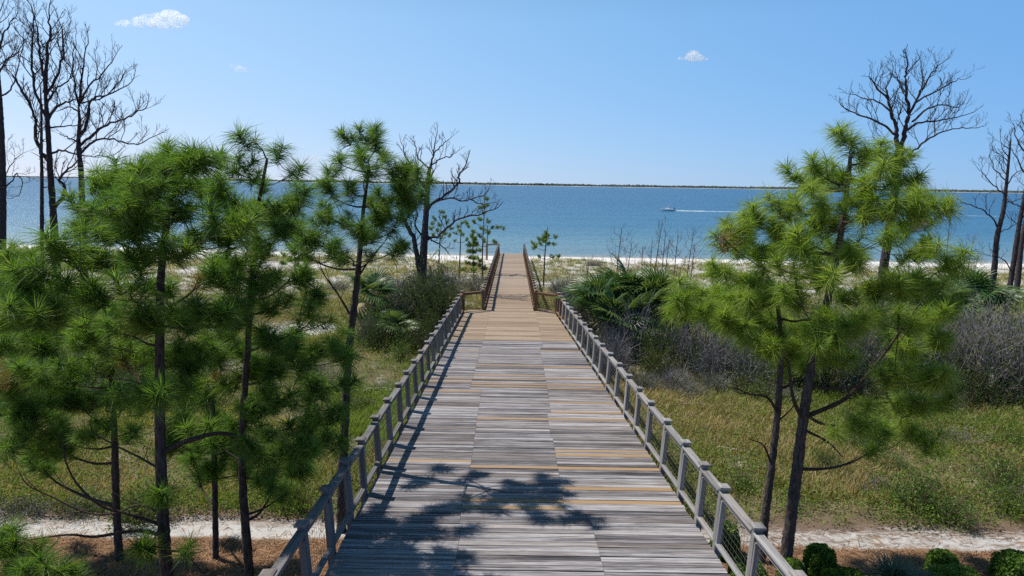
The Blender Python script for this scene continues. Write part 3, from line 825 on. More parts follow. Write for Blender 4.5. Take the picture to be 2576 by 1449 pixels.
# ------------------------------------------------------------------ live pines
def groundY(u, v): return G(u, v).y
YA = 9.9
cl_A = [(450,392,34),(400,400,36),(350,425),(290,435),(240,455),(305,480),(370,480),(440,455),(500,460,34),(220,520),(190,565),(160,615),(255,585),(330,560),(400,540),(470,520),(535,540,34),(430,620),(360,640),(290,655),(210,665),(140,690),(500,600),
        (80,700),(30,720),(20,785),(90,795),(170,765),(250,735),(330,720),(420,720),(500,700),(380,800),(460,800),(300,815),(220,835),(540,790),(570,690),(420,890),(340,900),(500,880),(60,650),(110,740),(410,430),(480,400),(270,520),(350,520),
        (440,960),(350,980),(580,600),(610,550),(400,1240,20,-.3),(360,1380,16,-.5),(480,1370,18,-.6)]
limbsA = [(.05,(402,1140,0),(470,1110,.1),(560,1090,.3),(640,1120,.4),(700,1170,.3)),
          (.035,(404,1345,0),(340,1335,-.2),(240,1350,-.5),(170,1345,-.8),(60,1360,-1.0)),
          (.028,(404,1320,0),(330,1295,-.1),(260,1275,-.2),(200,1225,-.3),(165,1160,-.4),(160,1095,-.4)),
          (.022,(402,1290,0),(350,1270,.2),(290,1290,.3),(220,1290,.3),(130,1250,.2),(70,1220,0),(45,1180,0)),
          (.024,(405,1385,0),(460,1390,-.2),(500,1430,-.4),(540,1470,-.5)),
          (.02,(402,1180,0),(350,1150,.2),(290,1120,.2),(230,1080,.1),(240,1010,0)),
          (.02,(402,1000,0),(340,960,-.3),(270,950,-.4),(230,930,-.4))]
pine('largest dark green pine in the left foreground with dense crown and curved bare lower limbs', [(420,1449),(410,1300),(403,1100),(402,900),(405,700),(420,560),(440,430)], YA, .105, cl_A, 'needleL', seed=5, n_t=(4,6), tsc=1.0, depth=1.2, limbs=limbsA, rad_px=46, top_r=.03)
g = G(300,1408)
cl_T = [(140,850),(60,850),(10,860),(40,930),(110,930),(190,920),(270,920),(150,1000),(80,1020),(200,1010),(110,1090),(260,990),(40,1000),(170,950),(230,860),(90,880),(20,960),(60,1060),(150,1060),(330,1010),(300,880),(380,940),(40,800),(130,800),(200,790),(280,770),(90,1160),(130,1130),(30,1110),(240,1060),(330,1080,34),(170,1110,34)]
pine('slim pine left of the biggest pine, its trunk rising from the pine straw', [(300,1408),(292,1250),(288,1100),(280,950),(265,800),(250,730)], g.y, .085, cl_T, 'needleL', seed=6, n_t=(4,6), depth=.9, rad_px=50)
g = G(543,1406)
cl_5 = [(520,960),(600,950),(540,1050),(620,1060),(580,1130),(480,1000),(560,880),(620,870),(500,1110),(440,1060),(650,1000),(580,800),(540,1180,25),(470,900),(660,930),(520,850),(620,1180,25),(480,1150),(560,1170,34),(430,1110),(500,1190,30)]
pine('thin straight pine trunk standing between the biggest pine and the leaning pine', [(543,1406),(541,1250),(538,1100),(536,1000),(550,850),(570,760)], g.y, .065, cl_5, 'needleL', seed=7, n_t=(4,5), depth=.8, rad_px=45)
cl_B = [(640,355,35),(690,378,30),(600,400,35),(555,390,30),(590,430,30),(625,440,35),(735,435,28),(560,450,35),(665,465,35),(540,500),(700,520,40),(745,505,35),(770,480,30),(680,545,40),(650,600,45),(720,575,40),(620,640,45),(640,720),(680,700),(740,690),(700,760),(620,800),(680,850),(740,840),(790,800),(820,870),(870,880,45,-.6),(760,920),(680,940),(700,1010),(780,1000),(830,1040),(760,1080),(690,1090),(820,1100),(740,1130),(660,1140),(700,1220,30),(640,1020),(720,880),(770,740),(800,960),(610,760),(655,540),(590,510),(690,1190),(740,1170),(650,1210,34),(600,1160),(790,1120),(560,1100),(720,1240,30),(640,900),(580,660),(860,960,35)]
pine('leaning pine behind the biggest pine with loose upright tufts against the sky', [(628,1449),(618,1330),(610,1200),(612,1050),(625,850),(638,640),(650,520),(672,400)], 10.9, .085, cl_B, 'needleL', seed=8, n_t=(4,5), tsc=.88, depth=1.0, rad_px=44)
cl_C = [(945,350,35),(885,345,30),(905,385,35),(965,385,35),(925,430,35),(850,400,30),(825,430,28),(1000,425,35),(1020,465,40),(985,500,40),(1050,450,35),(845,500,35),(1040,510,40),(960,540,40),(860,555,35),(905,590,40),(815,540,30),(780,590,40),(770,640,35),(835,620,30),(990,580,35),(935,640,35),(1000,550,35),(1060,480,30),(870,640,30),(1010,620,25),(740,560,30),(930,500,35),(880,480,30),(1030,430,35),(945,590,35),(830,470,25)]
pine('tall slender pine left of the deck with long bare trunk and open crown', [(858,1350),(862,1200),(868,1050),(876,900),(890,780),(900,690),(908,600),(915,520),(930,420)], [13.3]*9, .105, cl_C, 'needleC', seed=9, n_t=(5,7), tsc=.9, depth=1.1, rad_px=40, top_r=.02,
     limbs=[(.025,(886,800,0),(850,740,.2),(815,690,.3),(800,650,.4)),(.02,(905,690,0),(940,640,-.2),(975,600,-.4))])
cl_R = [(2140,355),(2060,430),(2110,440),(2200,445),(2260,395),(2275,455),(2020,450),(2060,500),(2040,560),(2140,500),(2200,530),(2240,590),(2310,560),(2350,510),(2290,640),(2350,620),(2380,670),(1960,510),(1900,540),(1860,580),(1940,580),(1840,620),(1820,600,35),(1900,640),(1980,620),(2060,640),(2120,620),(2170,650),(2080,700),(2000,700),
        (2150,740),(2220,720),(2290,720),(2340,720),(2170,800),(2260,790),(2110,890),(2060,850),(2330,800),(2380,850),(2350,950),(2250,940),(2300,1010),(2150,1060),(2230,1090),(2300,1080),(2350,1120),(2200,1130,30),(2270,870),(2030,600),(2100,560),(2310,500),(2180,390,35),(2250,520),(2370,770),(2130,820),(2390,1000,30),(2280,960)]
g = G(1972,1440)
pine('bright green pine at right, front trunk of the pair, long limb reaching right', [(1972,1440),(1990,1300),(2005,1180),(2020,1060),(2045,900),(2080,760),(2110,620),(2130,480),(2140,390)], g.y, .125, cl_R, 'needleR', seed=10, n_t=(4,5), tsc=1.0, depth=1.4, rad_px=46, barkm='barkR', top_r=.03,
     limbs=[(.05,(2022,1050,0),(2070,1030,0),(2130,1000,.1),(2200,920,.2),(2260,840,.3),(2330,740,.3)),(.03,(2020,1080,0),(2080,1110,-.3),(2120,1150,-.5)),(.04,(2022,1060,0),(1995,1000,-.1),(1980,900,-.2),(1950,820,-.3))])
cl_R2 = [(1930,720),(1860,740),(1800,740),(1740,730),(1720,770,40),(1790,800),(1850,800),(1940,830),(1990,880),(2030,920),(1910,860),(1900,760),(1760,780,35),(1830,680),(1890,700),(1700,750,30),(1960,780),(2010,820),(1970,920,30),(1870,840,35),(2060,790),(1980,740)]
g2 = G(1915,1415)
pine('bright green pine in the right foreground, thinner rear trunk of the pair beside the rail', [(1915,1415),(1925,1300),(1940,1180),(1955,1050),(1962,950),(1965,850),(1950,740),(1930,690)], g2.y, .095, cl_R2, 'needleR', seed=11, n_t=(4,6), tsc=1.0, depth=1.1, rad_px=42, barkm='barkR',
     limbs=[(.03,(1957,1040,0),(1930,1000,-.2),(1880,990,-.3),(1850,975,-.4)),(.025,(1940,1165,0),(1920,1120,-.3),(1885,1105,-.4)),(.02,(1957,1060,0),(1990,1030,-.2),(2010,1000,-.3))])
cl_S = [(30,1395),(85,1375),(20,1440),(115,1425),(60,1430),(150,1450),(180,1440,30),(0,1350),(90,1460),(40,1360),(70,1500),(130,1500),(10,1500)]
pine('small yellow green pine sapling cropped by the bottom left corner of the view', [(60,1600),(62,1520),(66,1440),(68,1400)], 7.9, .05, cl_S, 'needleC', seed=12, n_t=(2,3), depth=.5, rad_px=40, tsc=.85)
# far small pines
def far_pine(label, bu, bv, tu, tv, w, nlev, seed, Yo=None, mat='needleF', low=.25):
    p = G(bu, bv); Y = Yo or p.y; r = random.Random(seed); cl = []
    for i in range(nlev):
        t = low + (1 - low) * i / (nlev - 1); v = bv + (tv - bv) * t; u = bu + (tu - bu) * t; ww = w * (1.12 - t) ** .8 * r.uniform(.5, 1.1)
        if i == nlev - 1: ww = 0
        k = 2 if ww > w * .3 else 1
        for s_ in range(k): cl.append((u + ww * (-1 if (s_ + i) % 2 else 1) * r.uniform(.5, 1), v + r.uniform(-6, 6), 9))
        cl.append((u + r.uniform(-4, 4), v, 8))
    return pine(label, [(bu, bv), ((bu + tu) / 2 - 1, (bv + tv) / 2), (tu, tv)], Y, .07, cl, mat, 'young pines near the dunes', (4, 6), .9, seed, .9, 'bark', (), 11, .02)
def cz(L, x0, y0, k): return [((x0 + x / k) / 1.59, (y0 + y / k) / 1.59, 7) for x, y in L]
def young(label, px, cl, seed, mat='needleF', n_t=(3, 4), tsc=.8):
    p = G(*px[0]); return pine(label, px, p.y, .08, cl, mat, 'young pines near the dunes', n_t, .7, seed, tsc, 'bark', (), 9, .02)
young('young green pine close to the left rail of the narrow walk, tallest of the group', [(1214,712),(1214,620),(1220,500)],
      cz([(1745,810),(1770,860),(1690,880),(1730,930),(1650,1000),(1700,980),(1760,1000),(1600,1040),(1640,1080),(1690,1120),(1780,1090),(1850,1050),(1890,1060),(1820,1170),(1740,1160),(1620,1120),(1660,1180),(1720,1060),(1590,1010),(1800,1050),(1740,880)], 1100, 400, 2.07), 21)
young('small green pine behind the forked dead tree', [(1103,690),(1107,600),(1113,545)],
      cz([(1380,920),(1400,960),(1330,980),(1420,1010),(1300,1020),(1370,1030),(1460,1060),(1340,1080),(1410,1100),(1300,1110),(1290,1060),(1450,1110),(1380,1130)], 1100, 400, 2.07), 22)
young('thin sparse young pine left of the tallest young pine', [(1155,700),(1158,620),(1160,560)],
      cz([(1545,1010),(1510,1040),(1500,1100),(1560,1110),(1540,1080),(1590,1150),(1480,1160)], 1100, 400, 2.07), 23, n_t=(2, 3))
far_pine('low young pine between the deck and the thin sparse pine', 1192,705,1190,600,34,6,24)
young('lone young pine on the right of the narrow walk near the dunes', [(1367,722),(1371,640),(1378,570)],
      cz([(1930,-60),(1910,-20),(1960,10),(1850,80),(1830,150),(1790,60),(1700,150),(1680,230),(1890,20),(1990,150),(2050,140),(2110,20),(1900,100),(1720,200),(1930,60),(2050,390),(2160,380),(1800,380)], 1760, 940, 4.529), 25, n_t=(2, 3))
far_pine('small dark pine on the dunes seen between two foreground pines', 745,690,740,590,45,6,26, mat='needleL')

# ------------------------------------------------------------------ dead trees
def c1(L): return [(x / 2.304, y / 2.304) for x, y in L]
def c7(L): return [((2800 + x / 1.449) / 1.59, (100 + y / 1.449) / 1.59) for x, y in L]
def c3(L): return [((1100 + x / 2.07) / 1.59, (400 + y / 2.07) / 1.59) for x, y in L]
def c6(L): return [((2200 + x / 2.07) / 1.59, (600 + y / 2.07) / 1.59) for x, y in L]
dead_tree('tall charred dead pine at the left, thickest trunk, with many upswept branches', c1([(330,1650),(318,1400),(310,1250),(292,1000),(275,700),(262,540),(250,420)]), 38, .27, [
  (.12, 1., c1([(285,960),(240,880),(205,800),(208,720),(180,620),(110,500),(75,430)])),
  (.11, -1., c1([(320,1230),(380,1100),(345,1040),(385,990),(440,940)])),
  (.09, 1., c1([(275,720),(235,600),(195,470),(185,330),(195,180),(190,70)])),
  (.10, -.5, c1([(262,540),(265,400),(285,250),(290,150),(280,70)])),
  (.09, 1.2, c1([(285,700),(330,620),(400,590),(450,570)])),
  (.08, -1., c1([(270,560),(330,440),(360,330),(370,220),(350,140)])),
  (.07, .8, c1([(255,430),(230,330),(215,200),(200,90)])),
  (.07, .8, c1([(300,920),(360,870),(430,890),(520,905),(640,905)])),
  (.06, 1.5, c1([(280,760),(330,735),(430,730),(500,720)])),
  (.06, -1.5, c1([(268,600),(320,520),(390,470),(430,420)]))], seed=31, cl=1.9, dens=.34)
dead_tree('tall dead pine second from the thickest dead trunk, crown spreading right against the sky', c1([(490,1650),(480,1300),(470,1000),(455,850),(460,700),(455,600)]), 40, .24, [
  (.08, 1., c1([(475,900),(520,835),(590,805),(680,812),(800,835),(880,790)])),
  (.08, -1., c1([(468,860),(540,780),(620,720),(720,690),(800,650),(850,620)])),
  (.09, .5, c1([(485,800),(510,700),(515,600),(560,560),(650,540),(740,490)])),
  (.08, -.6, c1([(458,600),(470,480),(485,370),(510,250)])),
  (.07, 1.3, c1([(458,620),(500,520),(590,430),(660,340)])),
  (.06, 1., c1([(460,640),(400,620),(330,650)])),
  (.06, -1.4, c1([(455,590),(430,450),(420,340),(440,230)])),
  (.05, 1.4, c1([(515,600),(600,560),(690,470),(740,400)])),
  (.05, -1.4, c1([(452,830),(400,800),(350,780)]))], seed=32, cl=2.0, dens=.34)
dead_tree('slim bare dead trunk just left of the thickest dead pine', c1([(243,1580),(243,1300),(243,1050),(240,850),(240,680),(235,520)]), 37.5, .13, [], seed=33, cl=1.0, dens=.6, auto=4, spread=1.3, t_auto=.7, stubs=10)
dead_tree('tall dead pine cut by the left edge of the view', c1([(12,1560),(14,1200),(14,950),(6,700),(0,560),(-10,400),(-12,200)]), 36, .22, [
  (.05, 1., c1([(8,570),(60,520),(100,420),(140,220)])), (.05, -1., c1([(0,420),(50,340),(90,320),(150,230)])), (.05, .7, c1([(-8,300),(20,200),(60,130),(110,70)])),
  (.04, -1., c1([(14,1120),(60,1060),(100,1010),(130,1060),(110,1130),(60,1150)])), (.03, 1., c1([(16,1010),(60,960),(110,900),(150,880)])), (.05, 1., c1([(-5,250),(-10,100),(20,10)])),
  (.04, 1., c1([(4,480),(-40,380),(-60,250)]))], seed=34, cl=1.7, dens=.34)
dead_tree('dead pine on the right with broad domed bare crown above the green pine', c7([(1050,1500),(1080,1300),(1105,1130),(1140,900),(1155,700)]), 40, .27, [
  (.14, .3, c7([(1155,720),(1140,640),(1138,590),(1110,510),(1090,420),(1080,350)])),
  (.15, -.3, c7([(1158,720),(1180,650),(1200,560),(1210,500),(1195,400),(1190,300),(1205,220)])),
  (.07, 1., c7([(1138,640),(1060,580),(980,540),(900,510),(830,480),(805,445)])),
  (.07, -1., c7([(1200,610),(1260,570),(1370,555),(1460,540),(1530,520)])),
  (.07, 1., c7([(1160,790),(1240,730),(1330,655),(1400,620),(1500,600),(1600,595)])),
  (.08, -.5, c7([(1210,520),(1250,450),(1290,360),(1340,280),(1400,220)])),
  (.06, 1.2, c7([(1230,560),(1320,490),(1400,460),(1480,480),(1530,450)])),
  (.06, -1.2, c7([(1250,450),(1350,390),(1450,340),(1510,310)])),
  (.06, 1., c7([(1110,510),(1040,450),(960,430),(880,400)])),
  (.06, -1., c7([(1090,430),(1020,350),(985,300)])),
  (.05, 1.5, c7([(1200,400),(1150,330),(1130,260)])),
  (.05, 0., c7([(1260,430),(1290,330),(1280,230)])),
  (.04, 0., c7([(1150,710),(1090,680),(1010,660),(1000,620)]))], seed=35, cl=1.7, dens=.34, fill_top=False, top_r=.2)
dead_tree('dark forked dead tree left of the walk with crooked branches reaching over the water', c3([(1215,1600),(1228,1300),(1240,1100),(1250,950),(1262,750),(1275,600),(1290,545)]), 40, .27, [
  (.19, .3, c3([(1205,1480),(1170,1260),(1140,1130),(1085,1030),(1040,930),(1015,880)])),
  (.05, .6, c3([(1275,570),(1200,500),(1165,400),(1145,330)])), (.06, -.4, c3([(1288,545),(1310,450),(1320,350),(1345,270)])),
  (.05, .8, c3([(1295,545),(1360,490),(1440,470),(1510,430)])), (.045, -.8, c3([(1310,450),(1390,370),(1460,310)])),
  (.10, 1., c3([(1252,950),(1300,865),(1400,790),(1480,730),(1530,680),(1520,630),(1560,570),(1600,480)])),
  (.06, -1., c3([(1290,880),(1400,820),(1560,830),(1620,820),(1740,780),(1770,720)])),
  (.09, 1.5, c3([(1250,1170),(1340,1130),(1450,1040),(1560,970),(1720,940),(1840,890)])),
  (.04, 1.5, c3([(1620,825),(1700,860),(1820,850)])),
  (.06, .4, c3([(1215,1150),(1160,1040),(1180,950),(1150,890),(1085,870)])),
  (.05, .6, c3([(1262,760),(1100,500),(1065,430),(1045,340)])), (.06, .5, c3([(1268,660),(1310,600),(1295,560)])),
  (.06, -1., c3([(1240,1100),(1300,1160),(1370,1200),(1440,1270)]))], seed=36, cl=1.05, dens=.27, fill_top=False, top_r=.08, stubs=4, minr=.009)
g = G(2483, 805)
dead_tree('dead pine near the right edge with branches stepping up its leaning trunk', [(2483,805),(2500,690),(2508,600),(2524,530),(2530,480),(2538,400),(2543,350)], g.y, .2, [
  (.05, .6, c7([(1730,1180),(1690,1110),(1610,1060),(1530,1030),(1480,1000)])), (.04, -.8, c7([(1765,980),(1700,930),(1650,870),(1610,830)])),
  (.04, .7, c7([(1780,900),(1720,850),(1680,760),(1690,700)])), (.04, .7, c7([(1775,920),(1830,860),(1878,840)])), (.035, -.6, c7([(1795,780),(1750,720),(1735,650)])),
  (.035, .6, c7([(1750,1040),(1820,1020),(1900,990)])), (.035, .6, c7([(1715,1200),(1780,1180),(1860,1150)]))], seed=37, cl=1.3, dens=.4)
dead_tree('darker dead trunk between the leaning dead pine and the right edge', [(2528,800),(2550,660),(2565,560),(2580,480),(2590,380),(2590,290)], g.y + 1, .19, [
  (.05, .6, [(2590,400),(2560,350),(2550,310)]), (.05, -.6, [(2588,440),(2560,400),(2540,370)]), (.05, .5, [(2568,560),(2600,520),(2640,500)]), (.04, -.8, [(2545,680),(2520,650),(2470,640)])], seed=38, cl=1.4, dens=.4, auto=5, spread=2.0, t_auto=.5)
dead_tree('dead trunk partly cut by the right edge of the view', [(2562,690),(2572,600),(2590,500),(2600,430)], g.y + 8, .22, [], seed=39, cl=1.2, dens=.5, auto=6, spread=2.0, t_auto=.5)
# small dead saplings on the dune, right of the walk
sap = [('leftmost dead sapling on the dune, branching at its top', 1548,722,1565,572,16,1.7), ('short dead sapling second from the left on the dune', 1575,722,1590,610,12,1.3),
       ('shortest thin dead sapling standing among the dune saplings', 1613,715,1617,620,9,1.0), ('thin dead sapling close left of the tallest one', 1636,735,1641,600,6,.9),
       ('tallest leaning dead sapling of the dune group', 1640,732,1667,552,9,1.6), ('straight dead sapling just right of the tallest one', 1662,732,1675,580,11,1.4),
       ('faint thin dead sapling between two straight ones', 1672,722,1685,598,6,.9), ('dead sapling with side twigs right of the middle of the group', 1693,722,1706,590,12,1.4),
       ('rightmost bushy dead sapling of the dune group', 1725,735,1746,580,17,1.8), ('thin dead sapling behind the rightmost bushy one', 1735,730,1748,620,7,.9),
       ('reddish dead sapling between the green pine and the right edge', 2375,730,2396,498,12,1.6), ('thin dead sapling right of the reddish one on the beach', 2430,715,2452,590,10,1.4),
       ('small dead sapling right of the rail, at the grey bushes', 1478,745,1480,655,10,.8), ('tiny dead sapling at the head of the palmettos', 1512,730,1514,680,5,.5),
       ('slight dead sapling at the far right dune', 2444,725,2462,640,9,.9)]
for i, (lb, bu, bv, tu, tv, au, sp) in enumerate(sap):
    p = G(bu, bv)
    dead_tree(lb, [(bu, bv), ((bu + tu) / 2 + rnd.uniform(-2, 1), (bv + tv) / 2), (tu, tv)], p.y, .05, [], 'dead sapling', 'dead saplings on the dune', 50 + i, .75, .55, 'deadred', .015, False, auto=au, spread=sp, t_auto=.3, lev=1, name='dead_sapling', minr=.008)

# ------------------------------------------------------------------ palmettos
def frond_mesh(seed, mat, n=26, L=.85, droop=.35):
    r = random.Random(seed); B = Buf()
    B.tube([[0, 0, 0], [.35, 0, .25], [.7, 0, .38]], [.012, .01, .008], 4)
    h = np.array([.7, 0, .38])
    for i in range(n):
        a = math.radians(-115 + 230 * i / (n - 1)); ln = L * (1 - .35 * abs(a / 2.0) ** 2) * r.uniform(.92, 1.05)
        d = np.array([math.cos(a), math.sin(a), .15]); sd = np.array([-math.sin(a), math.cos(a), 0]) * .022; up = np.array([0, 0, .012])
        pts = []
        for t in (0.06, .45, .75, 1.0):
            dr = droop * (t ** 2.4) * ln * r.uniform(.7, 1.2); w = [.35, 1.45, .9, .06][int(t > .1) + int(t > .5) + int(t > .9)]
            c = h + d * ln * t - np.array([0, 0, dr]); pts += [c - sd * w, c + up * w, c + sd * w]
        Q = []
        for j in range(3):
            b = j * 3; Q += [[b, b + 1, b + 4, b + 3], [b + 1, b + 2, b + 5, b + 4]]
        B.add(pts, Q)
    me = B.mesh('frond'); me.materials.append(M[mat]); return me
FR = [frond_mesh(i, 'palm', droop=.2 + .25 * i / 3) for i in range(4)]; FRD = [frond_mesh(9, 'palmdead', 18, .7, .9)]
def palmetto(label, u, v, nf, sc, seed, dead=1, stem=.3, Yf=None, spread=.5):
    p = G(u, v) if Yf is None else PY(u, v, Yf)
    if Yf is not None: p.z = g1(p.x, p.y)
    r = random.Random(seed); root = empty('palmetto', p, label, 'palmetto', 'saw palmettos beside the walk')
    B = Buf(); B.tube([[0, 0, -.1], [.03, 0, stem * .6], [0, .03, stem]], [.13, .12, .09], 8, True, .1)
    link('stem', B.mesh('stem', True), M['browntwig'], root)
    for k in range(nf + dead):
        dd = k >= nf; a = k * 2.399 + r.uniform(-.2, .2); el = r.uniform(-.5, .0) if dd else r.uniform(-.1, 1.25) * (1 - .1 * (k % 3))
        me = r.choice(FRD if dd else FR); o = bpy.data.objects.new('frond', me); COL.objects.link(o); o.parent = root
        if dd: o['label'] = 'dry straw coloured frond hanging'
        s_ = sc * 1.25 * r.uniform(.8, 1.15)
        o.matrix_local = Matrix.Translation((r.uniform(-spread, spread) * .4, r.uniform(-spread, spread) * .4, stem)) @ Matrix.Rotation(a, 4, 'Z') @ Matrix.Rotation(-el, 4, 'Y') @ Matrix.Rotation(r.uniform(-.5, .5), 4, 'X') @ Matrix.Scale(s_, 4)
    return root
Yp_ = 31
palmetto('leftmost big palmetto of the clump right of the deck', 1535,0,22,1.25,1,2,1.2,Yp_)
palmetto('tall central palmetto of the clump right of the deck', 1600,0,26,1.35,2,2,1.6,Yp_+1.0)
palmetto('palmetto on the right side of the big clump, next to the pine', 1672,0,22,1.3,3,2,1.3,Yp_)
palmetto('low front palmetto of the big clump with drooping fronds', 1570,0,16,1.1,4,3,.8,Yp_-1.6)
palmetto('front palmetto of the big clump with pale dry fronds', 1640,0,16,1.15,5,3,.8,Yp_-1.8)
palmetto('palmetto behind the right pine, seen through its lower crown', 1770,0,16,1.2,6,2,.9,Yp_-1)
palmetto('palmetto behind the two right pine trunks', 1850,0,16,1.2,7,1,.9,Yp_)
palmetto('palmetto beside the bare trunks at the right edge', 2460,0,22,1.3,8,1,1.0,34)
palmetto('palmetto at the right edge, right of the bare trunks', 2545,0,24,1.4,9,1,1.2,34.5)
palmetto('palmetto behind the right pine crown, under its outer limb', 2370,0,20,1.3,10,1,1.2,33)
palmetto('upper palmetto left of the walk, beside the tall slender pine trunk', 925,0,14,.9,11,2,1.5,33.2)
palmetto('lower palmetto left of the walk with a yellow drooping frond', 1000,868,13,.72,12,2,.5)
palmetto('dead brown palmetto stump on the dune left of the narrow walk', 1082,700,2,.9,13,7,1.0)

# ------------------------------------------------------------------ shrubs
def bush_mesh(seed, n_tw, n_leaf, leaf, tw_r=.006, flat=.8, dense_top=True, gen=3):
    """unit bush, radius ~1, base at 0: returns (twig mesh, leaf mesh)"""
    r = random.Random(seed); rn = np.random.default_rng(seed); B = Buf(); tips = []
    for k in range(n_tw):
        a = r.uniform(0, 6.283); el = math.acos(r.uniform(.0, 1)) ; d = np.array([math.sin(el) * math.cos(a), math.sin(el) * math.sin(a), math.cos(el) * 1.1 + .15])
        L = r.uniform(.75, 1.05); p = np.array([r.gauss(0, .12), r.gauss(0, .12), 0]); P = [p]; dd = d / np.linalg.norm(d)
        for i in range(4):
            dd = dd + rn.normal(0, .16, 3); dd /= np.linalg.norm(dd); P.append(P[-1] + dd * L / 4 * np.array([1, 1, flat]))
        P = np.array(P); B.tube(P, np.linspace(tw_r * 1.8, tw_r * .6, 5), 3, False)
        for q in range(gen):
            i = r.randint(1, 3); s = P[i] + (P[i + 1] - P[i]) * r.random(); e = s + (dd * .5 + rn.normal(0, .65, 3)) * .28; m = (s + e) / 2 + rn.normal(0, .03, 3)
            B.tube(np.array([s, m, e]), [tw_r * .8, tw_r * .6, tw_r * .3], 3, False); tips += [e, m]
            for q2 in range(2):
                e2 = m + (e - m) * .5 + rn.normal(0, .09, 3); B.tube(np.array([m, e2]), [tw_r * .5, tw_r * .25], 3, False); tips.append(e2)
        tips += [P[-1], P[-2]]
    tm = B.mesh('twigs')
    lm = None
    if n_leaf:
        T = np.array(tips); idx = rn.integers(0, len(T), n_leaf); c = T[idx] + rn.normal(0, .07, (n_leaf, 3)); c[:, 2] = np.abs(c[:, 2])
        u = rn.normal(0, 1, (n_leaf, 3)); u /= np.linalg.norm(u, axis=1, keepdims=True); v = np.cross(u, rn.normal(0, 1, (n_leaf, 3))); v /= np.linalg.norm(v, axis=1, keepdims=True)
        s = leaf * rn.uniform(.6, 1.3, (n_leaf, 1)); V = np.stack([c - u * s, c + v * s * .45, c + u * s, c - v * s * .45], 1).reshape(-1, 3)
        k = np.arange(n_leaf)[:, None] * 4; lm = mesh_np('leaves', V, np.hstack([k, k + 1, k + 2, k + 3]))
    return tm, lm
BV = {}
def bush_kind(kind):
    if kind in BV: return BV[kind]
    spec = {'green': (41, 55, 2600, .035, .006, 'browntwig', 'leafgreen'), 'dark': (42, 60, 4600, .032, .006, 'browntwig', 'leafdark'),
            'grey': (43, 150, 0, 0, .0075, 'greytwig', None), 'mixed': (44, 120, 2000, .03, .0065, 'greytwig', 'leafdark'),
            'olive': (45, 80, 2200, .028, .006, 'greytwig', 'leafolive'), 'greygreen': (46, 130, 2600, .026, .007, 'greytwig', 'leafolive')}[kind]
    out = []
    for v in range(2):
        tm, lm = bush_mesh(spec[0] * 10 + v, spec[1], spec[2], spec[3], spec[4], gen=4); tm.materials.append(M[spec[5]])
        if lm: lm.materials.append(M[spec[6]])
        out.append((tm, lm))
    BV[kind] = out; return out
bi = [0]
def bush(label, kind, x, Y, rx, hz, ry=None):
    bi[0] += 1; r = random.Random(bi[0]); tm, lm = bush_kind(kind)[bi[0] % 2]
    ry = ry or rx; root = empty('shrub', (x, Y, g1(x, Y) - .05), label, 'shrub', 'scrub bushes')
    a = r.uniform(0, 6.28)
    for nm, me in (('twigs', tm), ('leaves', lm)):
        if me is None: continue
        o = bpy.data.objects.new(nm, me); COL.objects.link(o); o.parent = root
        o.matrix_local = Matrix.Diagonal((rx, ry, hz, 1)) @ Matrix.Rotation(a, 4, 'Z')
    return root
def BU(label, kind, u, v, rpx, hpx):
    p = G(u, v); s = (FPX / (p.y + 1)); return bush(label, kind, p.x, p.y, 1.12 * rpx / s, 1.3 * hpx / s)
# right of the deck: scrub wall (u, base v, half width px, height px)
RB = [('grey leafless bush against the right rail, left of the palmettos','grey',1480,840,60,120),('pale grey twiggy bush by the dune, right of the deck corner','grey',1440,760,42,62),
 ('mixed bush at the foot of the palmettos','mixed',1530,900,60,90),('dead grey bush in front of the palmetto clump','grey',1590,905,65,130),('grey bush hanging over the right rail','grey',1545,950,55,110),
 ('dark green bush low between grey bushes right of the rail','dark',1650,950,55,75),('wide grey brushy bush right of the palmettos','grey',1730,935,75,130),('grey bush under the left side of the right pine','grey',1800,960,65,120),
 ('low pale brush on the grass edge right of the rail','grey',1700,985,50,60),('dark bush behind the rear pine trunk','mixed',1880,975,70,120),('dark green bush behind the pine pair','dark',1960,975,70,150),
 ('dark thicket bush right of the pine pair','dark',2060,985,80,170),('grey green bush below the long pine limb','greygreen',2150,985,80,190),('dark bush in the thicket under the outer pine limb','dark',2240,985,80,200),
 ('mixed grey bush in the thicket right of centre','mixed',2310,990,80,190),('large grey green bush at the right with silvery twigs','greygreen',2440,1000,95,180),('silvery grey bush at the right edge','greygreen',2545,1000,90,200),
 ('grey dead bush crowning the thicket at the right edge','grey',2500,930,100,150),('mixed bush in front of the far right palmettos','mixed',2420,900,80,120),('dark bush at the back of the thicket','dark',2180,900,80,120),
 ('mixed bush behind the right pine crown','mixed',2080,890,80,120),('dark bush between palmettos and pine','dark',1880,880,70,100),('mixed low bush along the thicket foot','mixed',1620,985,45,50),('olive bush at the foot of the right thicket','olive',2350,1030,60,60),
 ('dark low bush at the thicket foot right of the limb','dark',2250,1020,55,60),('mixed low bush behind the rear pine trunk foot','mixed',1800,990,50,50),
 ('round bright green shrub in the right field','green',2320,1290,95,95),('lower green shrub beside the round one in the right field','green',2400,1320,60,70),('soft green shrub at the right edge of the field','green',2520,1240,70,90),
 ('green shrub at the bottom right field edge','green',2545,1290,60,70),('small green shrub near the front right pine trunk','green',2080,1180,45,50),('olive shrub below the outer pine limb','olive',2160,1120,50,55),('olive tangle in the middle of the right field','olive',2200,1240,55,45),
 ('small green bush beside the thin pine trunk in the right field','green',1870,1230,45,40)]
